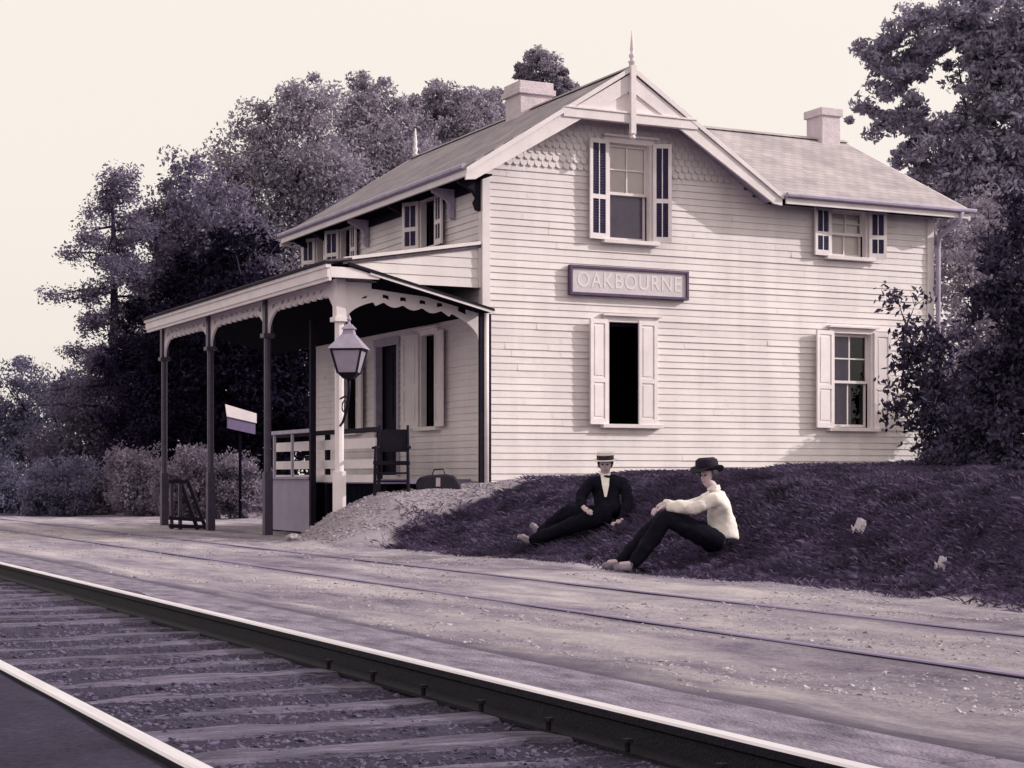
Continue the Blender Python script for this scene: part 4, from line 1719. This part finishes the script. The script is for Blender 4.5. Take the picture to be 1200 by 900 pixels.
# man in the white shirt, side on, arms laid over his raised knees
d2 = 17.9
pel = on_ground(847, d2, .155)
LF = -RT                            # he faces the left of the photo
J = {'pelvis': pel, 'up': (UP + LF * .10 + TO_CAM * .03).normalized(), 'face': (LF * .74 + TO_CAM * .66 - UP * .05).normalized()}
J['waist'] = pel + UP * .17 - LF * .02
J['chest'] = pel + UP * .38 + LF * .05
J['neck'] = pel + UP * .54 + LF * .09
J['head'] = pel + UP * .665 + LF * .15
J['shL'] = pel + UP * .45 + LF * .08 + TO_CAM * .19
J['shR'] = pel + UP * .45 + LF * .08 - TO_CAM * .19
J['knL'] = pel + LF * .59 + UP * .25 + TO_CAM * .14
J['knR'] = pel + LF * .57 + UP * .27 - TO_CAM * .12
J['elL'] = pel + LF * .32 + UP * .35 + TO_CAM * .22
J['wrL'] = pel + LF * .59 + UP * .375 + TO_CAM * .12
J['hdL'] = (LF * .8 - UP * .45 - TO_CAM * .1).normalized()
J['elR'] = pel + LF * .32 + UP * .36 - TO_CAM * .20
J['wrR'] = pel + LF * .61 + UP * .39 - TO_CAM * .06
J['hdR'] = (LF * .7 - UP * .5 + TO_CAM * .3).normalized()
J['hiL'] = pel + TO_CAM * .10 + LF * .03
J['hiR'] = pel - TO_CAM * .10 + LF * .03
J['anL'] = on_ground(742, 17.75, .09)
J['anR'] = on_ground(728, 18.05, .09)
J['ftL'] = (LF * .95 - UP * .05).normalized()
J['ftR'] = (LF * .95 - UP * .02).normalized()


def shirt_extras(root, J):
    mb = MB()
    mb.tube([J['neck'] - J['up'] * .005, J['neck'] + J['up'] * .04], [.070, .062], 12)
    mb.build('collar', cloth_white, root)


FELT = {'droop': 1.6, 'lift': .098, 'mats': [nmat('black_felt', (.016, .011, .02), .9, .3, 20), hair],
        'brim': [(.10, -.02), (.160, -.022), (.163, -.012), (.10, -.006)],
        'crown': [([(.108, -.02), (.112, .03), (.105, .075), (.07, .10), (.02, .085), (.0, .083)], 0)]}
make_person(J, 'seated person in white shirt and black felt hat, arms resting over raised knees', cloth_white, cloth_navy, FELT,
            (pel.x, pel.y, float(gz(pel.x, pel.y))), shirt_extras)


# ------------------------------------------------------------------ trees and shrubs
def leafmat(name, c, c2, sc=2.6, tr=.3):
    return nmat(name, c, .85, .3, sc, col2=c2, translucent=tr, spec=.06)


L_mid = leafmat('foliage_mid_haze', (.070, .055, .082), (.36, .31, .37))  # lifted tones, some distance haze put into the leaf colour
L_pale = leafmat('foliage_pale_haze', (.13, .105, .14), (.58, .52, .56))  # paleness of far haze painted into the leaves
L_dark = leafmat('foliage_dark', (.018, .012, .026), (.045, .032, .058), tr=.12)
L_haze = leafmat('foliage_haze_tint', (.14, .125, .16), (.55, .50, .58))  # haze over the tall right-hand tree, carried by its leaf colour
L_blue = leafmat('foliage_blue_haze', (.085, .078, .115), (.30, .275, .34))  # bluish fade of the distance painted into the leaves
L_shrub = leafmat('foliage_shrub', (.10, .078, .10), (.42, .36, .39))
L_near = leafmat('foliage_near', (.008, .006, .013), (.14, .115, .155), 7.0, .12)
L_black = leafmat('foliage_shade', (.007, .005, .011), (.018, .013, .026), tr=.05)  # near-black leaves put the wood's inner shade into the colour


def leaf_mesh(name, cents, rads, n_clump, n_leaf, size, mat, parent, squash=.85, seed=0, shell=.55, clump_r=.42, flat=0.0):
    """foliage: leaf clumps spread through several lobes"""
    g = np.random.default_rng(seed)
    cents = np.array([list(c) for c in cents])
    rads = np.array(rads, float)
    wts = rads ** 2
    wts /= wts.sum()
    pick = g.choice(len(cents), n_clump, p=wts)
    dirs = g.normal(size=(n_clump, 3))
    dirs /= np.linalg.norm(dirs, axis=1)[:, None]
    rr = shell + (1 - shell) * g.random(n_clump) ** .6
    cl = cents[pick] + dirs * (rads[pick] * rr)[:, None] * np.array([1, 1, squash])
    csz = clump_r * (0.55 + .9 * g.random(n_clump)) * np.clip(rads[pick], .5, 3) * .38
    n_leaf = int(n_leaf * 2.7)
    ci = np.repeat(np.arange(n_clump), n_leaf)
    N = len(ci)
    od = g.normal(size=(N, 3))
    od /= np.linalg.norm(od, axis=1)[:, None]
    off = od * (g.random(N) ** .5 * 1.75)[:, None] * csz[ci][:, None] * np.array([1, 1, .8])
    p = cl[ci] + off
    a = g.normal(size=(N, 3))
    a[:, 2] *= (1 - flat)
    a /= np.linalg.norm(a, axis=1)[:, None]
    b = np.cross(a, g.normal(size=(N, 3)))
    b[:, 2] *= (1 - flat)
    b /= np.linalg.norm(b, axis=1)[:, None] + 1e-6
    s = size * .50 * (0.6 + .8 * g.random(N))[:, None]
    q = np.stack([p - a * s, p - b * s * .45, p + a * s, p + b * s * .45], 1).reshape(-1, 3)
    o0 = org_of(parent)
    q = q - np.array([o0.x, o0.y, o0.z])
    f = np.arange(4 * N).reshape(-1, 4)
    me = bpy.data.meshes.new(name)
    me.vertices.add(4 * N)
    me.vertices.foreach_set('co', q.ravel())
    me.loops.add(4 * N)
    me.loops.foreach_set('vertex_index', f.ravel())
    me.polygons.add(N)
    me.polygons.foreach_set('loop_start', np.arange(0, 4 * N, 4))
    me.polygons.foreach_set('loop_total', np.full(N, 4))
    me.update(calc_edges=True)
    me.materials.append(mat)
    o = bpy.data.objects.new(name, me)
    COL.objects.link(o)
    o.parent = parent
    return o


def tree(name, px, d, lobes, label, mat, group=None, trunk_r=.2, n=(260, 34), size=.11, shell=.5, seed=1, clump=.42, cat='tree', base=None, squash=.85, limbs=True):
    """lobes: list of (px, py, radius m, extra depth)"""
    b = W(px, 560, d)
    bz_ = float(gz(b.x, b.y, False))
    root = empty(name, (b.x, b.y, bz_), label, cat, group)
    cs = [W(x, y, d + e) for x, y, r, e in lobes]
    rs = [r for x, y, r, e in lobes]
    mb = MB()
    topc = max(cs, key=lambda c: c.z)
    low = min(c.z - r for c, r in zip(cs, rs))
    fork = Vector((b.x, b.y, bz_ + max(.3, (low - bz_) * .9 + .3)))
    ap = Vector((topc.x, topc.y, topc.z))
    mb.tube([(b.x, b.y, bz_ - .2), Vector((b.x, b.y, bz_)).lerp(fork, .5) + Vector((.05, .04, 0)), fork, fork.lerp(ap, .5), fork.lerp(ap, .85)],
            [trunk_r * 1.25, trunk_r, trunk_r * .7, trunk_r * .3, trunk_r * .05], 9)
    if limbs:
        for c, r in zip(cs, rs):
            st = fork.lerp(ap, min(.8, max(0, (c.z - fork.z - r * .6) / max(.5, ap.z - fork.z))))
            mid = st.lerp(c, .5) + Vector((0, 0, -.15 * r))
            mb.tube([st, mid, st.lerp(c, .8)], [trunk_r * .32, trunk_r * .18, trunk_r * .05], 6)
            for j in range(3):
                e = c + Vector((random.uniform(-1, 1), random.uniform(-1, 1), random.uniform(-.3, .9))) * r * .75
                mb.tube([mid.lerp(c, .5), e], [trunk_r * .16, trunk_r * .03], 5)
    mb.build('trunk', bark, root, smooth=True)
    leaf_mesh('crown', cs, rs, n[0], n[1], size, mat, root, seed=seed, shell=shell, clump_r=clump, squash=squash)
    return root


WG = 'trees of the wood behind the station'
# woodland behind the station, left to right
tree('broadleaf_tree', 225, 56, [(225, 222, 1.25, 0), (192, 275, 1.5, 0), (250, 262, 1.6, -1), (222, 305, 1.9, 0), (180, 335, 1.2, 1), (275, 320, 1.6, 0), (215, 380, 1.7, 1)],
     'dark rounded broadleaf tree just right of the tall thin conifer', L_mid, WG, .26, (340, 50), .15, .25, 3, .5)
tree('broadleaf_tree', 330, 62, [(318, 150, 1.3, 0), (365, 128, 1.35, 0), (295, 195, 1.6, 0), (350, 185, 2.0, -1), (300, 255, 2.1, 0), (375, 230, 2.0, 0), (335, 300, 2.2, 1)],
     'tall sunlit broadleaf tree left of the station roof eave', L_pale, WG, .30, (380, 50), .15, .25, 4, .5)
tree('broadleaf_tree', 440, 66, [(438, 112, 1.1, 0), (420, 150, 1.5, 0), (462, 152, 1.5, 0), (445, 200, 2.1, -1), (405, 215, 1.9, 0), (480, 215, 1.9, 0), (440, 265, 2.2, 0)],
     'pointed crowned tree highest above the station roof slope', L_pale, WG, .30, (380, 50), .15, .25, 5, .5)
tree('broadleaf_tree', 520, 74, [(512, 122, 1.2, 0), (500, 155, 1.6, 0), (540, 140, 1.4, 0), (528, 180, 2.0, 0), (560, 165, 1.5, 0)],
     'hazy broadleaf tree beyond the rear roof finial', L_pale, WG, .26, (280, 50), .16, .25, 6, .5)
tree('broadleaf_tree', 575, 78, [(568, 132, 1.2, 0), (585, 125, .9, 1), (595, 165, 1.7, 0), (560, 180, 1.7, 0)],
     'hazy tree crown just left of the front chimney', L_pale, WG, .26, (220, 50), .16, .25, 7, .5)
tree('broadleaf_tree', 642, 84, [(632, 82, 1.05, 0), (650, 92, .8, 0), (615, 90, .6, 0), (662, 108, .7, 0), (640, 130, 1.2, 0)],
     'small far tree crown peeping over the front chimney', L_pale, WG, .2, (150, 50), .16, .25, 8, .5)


# tall conifer with drooping tiers
def conifer(px, d, label):
    b = W(px, 560, d)
    bz_ = float(gz(b.x, b.y, False))
    root = empty('conifer_tree', (b.x, b.y, bz_), label, 'tree')
    zt = zA(203, b.x, b.y)
    mb = MB()
    H = zt - bz_
    lean = ax * .25
    P_ = lambda q: Vector((b.x, b.y, bz_)) + Vector((0, 0, H * q)) + lean * math.sin(q * 2.6) * .6
    mb.tube([P_(q) for q in (-.02, .2, .4, .6, .8, 1.0)], [.22, .19, .16, .12, .08, .02], 9)
    cs, rs = [], []
    rr = random.Random(5)
    for t in range(56):
        q = .28 + .72 * (t / 55)
        reach = (2.55 * (1 - q) ** .62 + .35) * rr.uniform(.45, 1.1)
        if .50 < q < .60: reach *= .6
        ang = rr.uniform(0, 6.283)
        dv = Vector((math.cos(ang), math.sin(ang), 0))
        s = P_(q)
        e = s + dv * reach + Vector((0, 0, reach * rr.uniform(-.28, .12)))
        mb.tube([s, s.lerp(e, .5) + Vector((0, 0, .06)), e], [.045, .03, .01], 5)
        for k in range(2 + int(reach * 1.5)):
            w = rr.uniform(.35, 1.02)
            cs.append(s.lerp(e, w) + Vector((0, 0, rr.uniform(-.12, .05))))
            rs.append(.26 + .22 * rr.random())
    mb.build('trunk', bark, root, smooth=True)
    leaf_mesh('crown', cs, rs, 820, 13, .11, L_mid, root, seed=21, shell=.2, clump_r=1.15, squash=.5, flat=.2)


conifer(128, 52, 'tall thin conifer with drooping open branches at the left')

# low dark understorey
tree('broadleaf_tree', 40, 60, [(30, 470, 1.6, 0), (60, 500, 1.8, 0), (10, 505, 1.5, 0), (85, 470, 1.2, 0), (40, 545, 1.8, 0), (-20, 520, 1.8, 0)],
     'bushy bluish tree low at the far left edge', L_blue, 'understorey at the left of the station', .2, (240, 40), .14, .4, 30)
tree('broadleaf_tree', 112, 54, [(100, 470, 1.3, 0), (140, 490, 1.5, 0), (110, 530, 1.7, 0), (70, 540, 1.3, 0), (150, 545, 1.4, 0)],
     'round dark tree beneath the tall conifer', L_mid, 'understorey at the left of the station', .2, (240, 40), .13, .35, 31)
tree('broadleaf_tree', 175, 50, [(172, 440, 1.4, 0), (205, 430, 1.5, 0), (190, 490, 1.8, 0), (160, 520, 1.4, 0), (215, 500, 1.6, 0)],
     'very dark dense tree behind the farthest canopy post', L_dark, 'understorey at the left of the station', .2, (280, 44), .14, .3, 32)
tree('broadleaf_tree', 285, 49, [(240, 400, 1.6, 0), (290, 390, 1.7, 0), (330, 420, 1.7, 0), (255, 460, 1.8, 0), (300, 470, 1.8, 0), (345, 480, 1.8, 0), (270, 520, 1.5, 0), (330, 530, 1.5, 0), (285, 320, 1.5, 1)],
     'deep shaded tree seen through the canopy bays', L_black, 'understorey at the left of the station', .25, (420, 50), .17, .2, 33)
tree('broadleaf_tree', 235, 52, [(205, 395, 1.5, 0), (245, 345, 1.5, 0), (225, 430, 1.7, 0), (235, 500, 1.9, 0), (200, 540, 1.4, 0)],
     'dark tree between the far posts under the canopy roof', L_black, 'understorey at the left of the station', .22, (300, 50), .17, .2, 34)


def shrub(px, d, lobes, label, mat, n=(150, 34), size=.075, seed=40):
    return tree('shrub', px, d, lobes, label, mat, 'shrubs along the edge of the yard', .035, n, size, .25, seed, .5, 'shrub', squash=.95)


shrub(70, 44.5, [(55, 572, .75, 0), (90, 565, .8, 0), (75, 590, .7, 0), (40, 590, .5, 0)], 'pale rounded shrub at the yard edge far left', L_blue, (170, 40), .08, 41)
shrub(128, 45, [(115, 580, .7, 0), (140, 575, .7, 0), (130, 595, .6, 0)], 'pale low shrub left of the farthest canopy post', L_shrub, (140, 40), .08, 42)
shrub(168, 43.5, [(160, 560, .85, 0), (180, 575, .7, 0), (165, 590, .6, 0)], 'leafy shrub directly behind the farthest post', L_shrub, (170, 36), .09, 43)
shrub(222, 41, [(212, 560, .65, 0), (232, 548, .7, 0), (225, 580, .7, 0), (205, 585, .5, 0)], 'sunlit leafy shrub behind the wooden trestle', L_shrub, (190, 36), .085, 44)
shrub(268, 41, [(262, 562, .65, 0), (285, 570, .7, 0), (270, 588, .6, 0), (297, 582, .5, 0)], 'sunlit leafy shrub right of the second canopy post', L_shrub, (190, 36), .085, 45)
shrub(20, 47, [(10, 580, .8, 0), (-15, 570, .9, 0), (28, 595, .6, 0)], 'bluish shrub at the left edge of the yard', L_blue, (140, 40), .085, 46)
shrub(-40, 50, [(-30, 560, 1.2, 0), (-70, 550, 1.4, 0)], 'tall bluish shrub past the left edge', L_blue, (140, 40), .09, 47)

# right side: tall tree behind the house, pale tree, near dark trees and low leafy branches
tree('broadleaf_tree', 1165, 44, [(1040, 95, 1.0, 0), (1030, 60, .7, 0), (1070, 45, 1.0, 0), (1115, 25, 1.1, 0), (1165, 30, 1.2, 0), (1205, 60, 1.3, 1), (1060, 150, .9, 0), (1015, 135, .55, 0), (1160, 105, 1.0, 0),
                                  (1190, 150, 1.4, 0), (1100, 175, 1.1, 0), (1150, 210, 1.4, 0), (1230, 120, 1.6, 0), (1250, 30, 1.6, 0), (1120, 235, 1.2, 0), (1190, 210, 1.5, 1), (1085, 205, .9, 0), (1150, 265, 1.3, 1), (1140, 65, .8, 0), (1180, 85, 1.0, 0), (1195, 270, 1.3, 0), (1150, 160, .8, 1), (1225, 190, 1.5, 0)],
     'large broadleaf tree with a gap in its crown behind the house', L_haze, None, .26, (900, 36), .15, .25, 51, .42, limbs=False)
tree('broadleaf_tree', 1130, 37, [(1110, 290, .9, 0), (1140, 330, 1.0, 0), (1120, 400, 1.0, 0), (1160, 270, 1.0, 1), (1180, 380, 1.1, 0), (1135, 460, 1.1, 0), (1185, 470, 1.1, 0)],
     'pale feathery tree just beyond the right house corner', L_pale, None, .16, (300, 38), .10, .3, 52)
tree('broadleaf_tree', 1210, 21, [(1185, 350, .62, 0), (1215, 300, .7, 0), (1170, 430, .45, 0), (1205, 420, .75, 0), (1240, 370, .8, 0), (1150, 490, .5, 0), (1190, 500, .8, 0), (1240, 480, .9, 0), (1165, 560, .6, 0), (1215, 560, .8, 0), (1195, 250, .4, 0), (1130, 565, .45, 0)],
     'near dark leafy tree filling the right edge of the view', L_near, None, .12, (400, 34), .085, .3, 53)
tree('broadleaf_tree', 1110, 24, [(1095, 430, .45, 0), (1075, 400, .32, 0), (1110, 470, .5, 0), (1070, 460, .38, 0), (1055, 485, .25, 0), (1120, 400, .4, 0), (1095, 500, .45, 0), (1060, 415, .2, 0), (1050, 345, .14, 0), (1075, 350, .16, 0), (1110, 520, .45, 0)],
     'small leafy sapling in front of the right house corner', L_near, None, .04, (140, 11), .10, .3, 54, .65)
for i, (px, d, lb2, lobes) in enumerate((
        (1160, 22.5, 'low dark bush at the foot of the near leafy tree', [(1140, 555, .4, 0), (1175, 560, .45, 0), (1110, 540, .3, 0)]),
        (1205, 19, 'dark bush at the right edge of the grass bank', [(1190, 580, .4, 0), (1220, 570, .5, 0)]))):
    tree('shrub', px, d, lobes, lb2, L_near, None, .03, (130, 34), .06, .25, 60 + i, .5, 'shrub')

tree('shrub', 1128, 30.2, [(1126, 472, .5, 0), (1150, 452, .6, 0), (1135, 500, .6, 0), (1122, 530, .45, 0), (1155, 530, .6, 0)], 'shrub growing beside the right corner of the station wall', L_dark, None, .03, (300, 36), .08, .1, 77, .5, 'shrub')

# ------------------------------------------------------------------ sky, sun, camera
ELEV = 26.0
sun_dir = Vector((CS * math.cos(R(ELEV)), -SN * math.cos(R(ELEV)), math.sin(R(ELEV))))
w = bpy.data.worlds.new('World')
scene.world = w
w.use_nodes = True
nt = w.node_tree
bg = nt.nodes['Background']
sky = nt.nodes.new('ShaderNodeTexSky')
sky.sky_type = 'NISHITA'
sky.sun_disc = False
sky.sun_elevation = R(ELEV)
sky.sun_rotation = math.atan2(sun_dir.x, sun_dir.y)
sky.air_density = 1.6
sky.dust_density = 6.0
sky.ozone_density = 1.0
hs = nt.nodes.new('ShaderNodeHueSaturation')
hs.inputs['Saturation'].default_value = .0
nt.links.new(sky.outputs[0], hs.inputs['Color'])
mx = nt.nodes.new('ShaderNodeMix')
mx.data_type = 'RGBA'
mx.blend_type = 'MULTIPLY'
mx.inputs[0].default_value = 1
mx.inputs[7].default_value = (1.0, .92, .86, 1)
nt.links.new(hs.outputs[0], mx.inputs[6])
hz = nt.nodes.new('ShaderNodeMix')          # thin bright overcast veil over the clear sky
hz.data_type = 'RGBA'
hz.inputs[0].default_value = .72
hz.inputs[7].default_value = (7.8, 7.15, 6.6, 1)
nt.links.new(mx.outputs[2], hz.inputs[6])
nt.links.new(hz.outputs[2], bg.inputs['Color'])
bg.inputs['Strength'].default_value = .15

sl = bpy.data.lights.new('sun', 'SUN')
sl.energy = 3.1
sl.angle = R(.6)
sl.color = (1, .95, .9)
so = bpy.data.objects.new('sun', sl)
COL.objects.link(so)
so.rotation_euler = sun_dir.to_track_quat('Z', 'Y').to_euler()
so.location = (20, 0, 30)

cam = bpy.data.cameras.new('camera')
cam.sensor_width = 36
cam.lens = FX / 1200 * 36
cam.shift_y = (HOR - 450) / 1200
cam.clip_end = 3000
co = bpy.data.objects.new('camera', cam)
COL.objects.link(co)
co.location = (0, 0, EYE)
co.rotation_euler = (R(90), 0, -math.atan2(SN, CS))
scene.camera = co

vs_ = scene.view_settings
vs_.view_transform = 'Standard'
vs_.look = 'None'
vs_.exposure = 0
vs_.gamma = 1
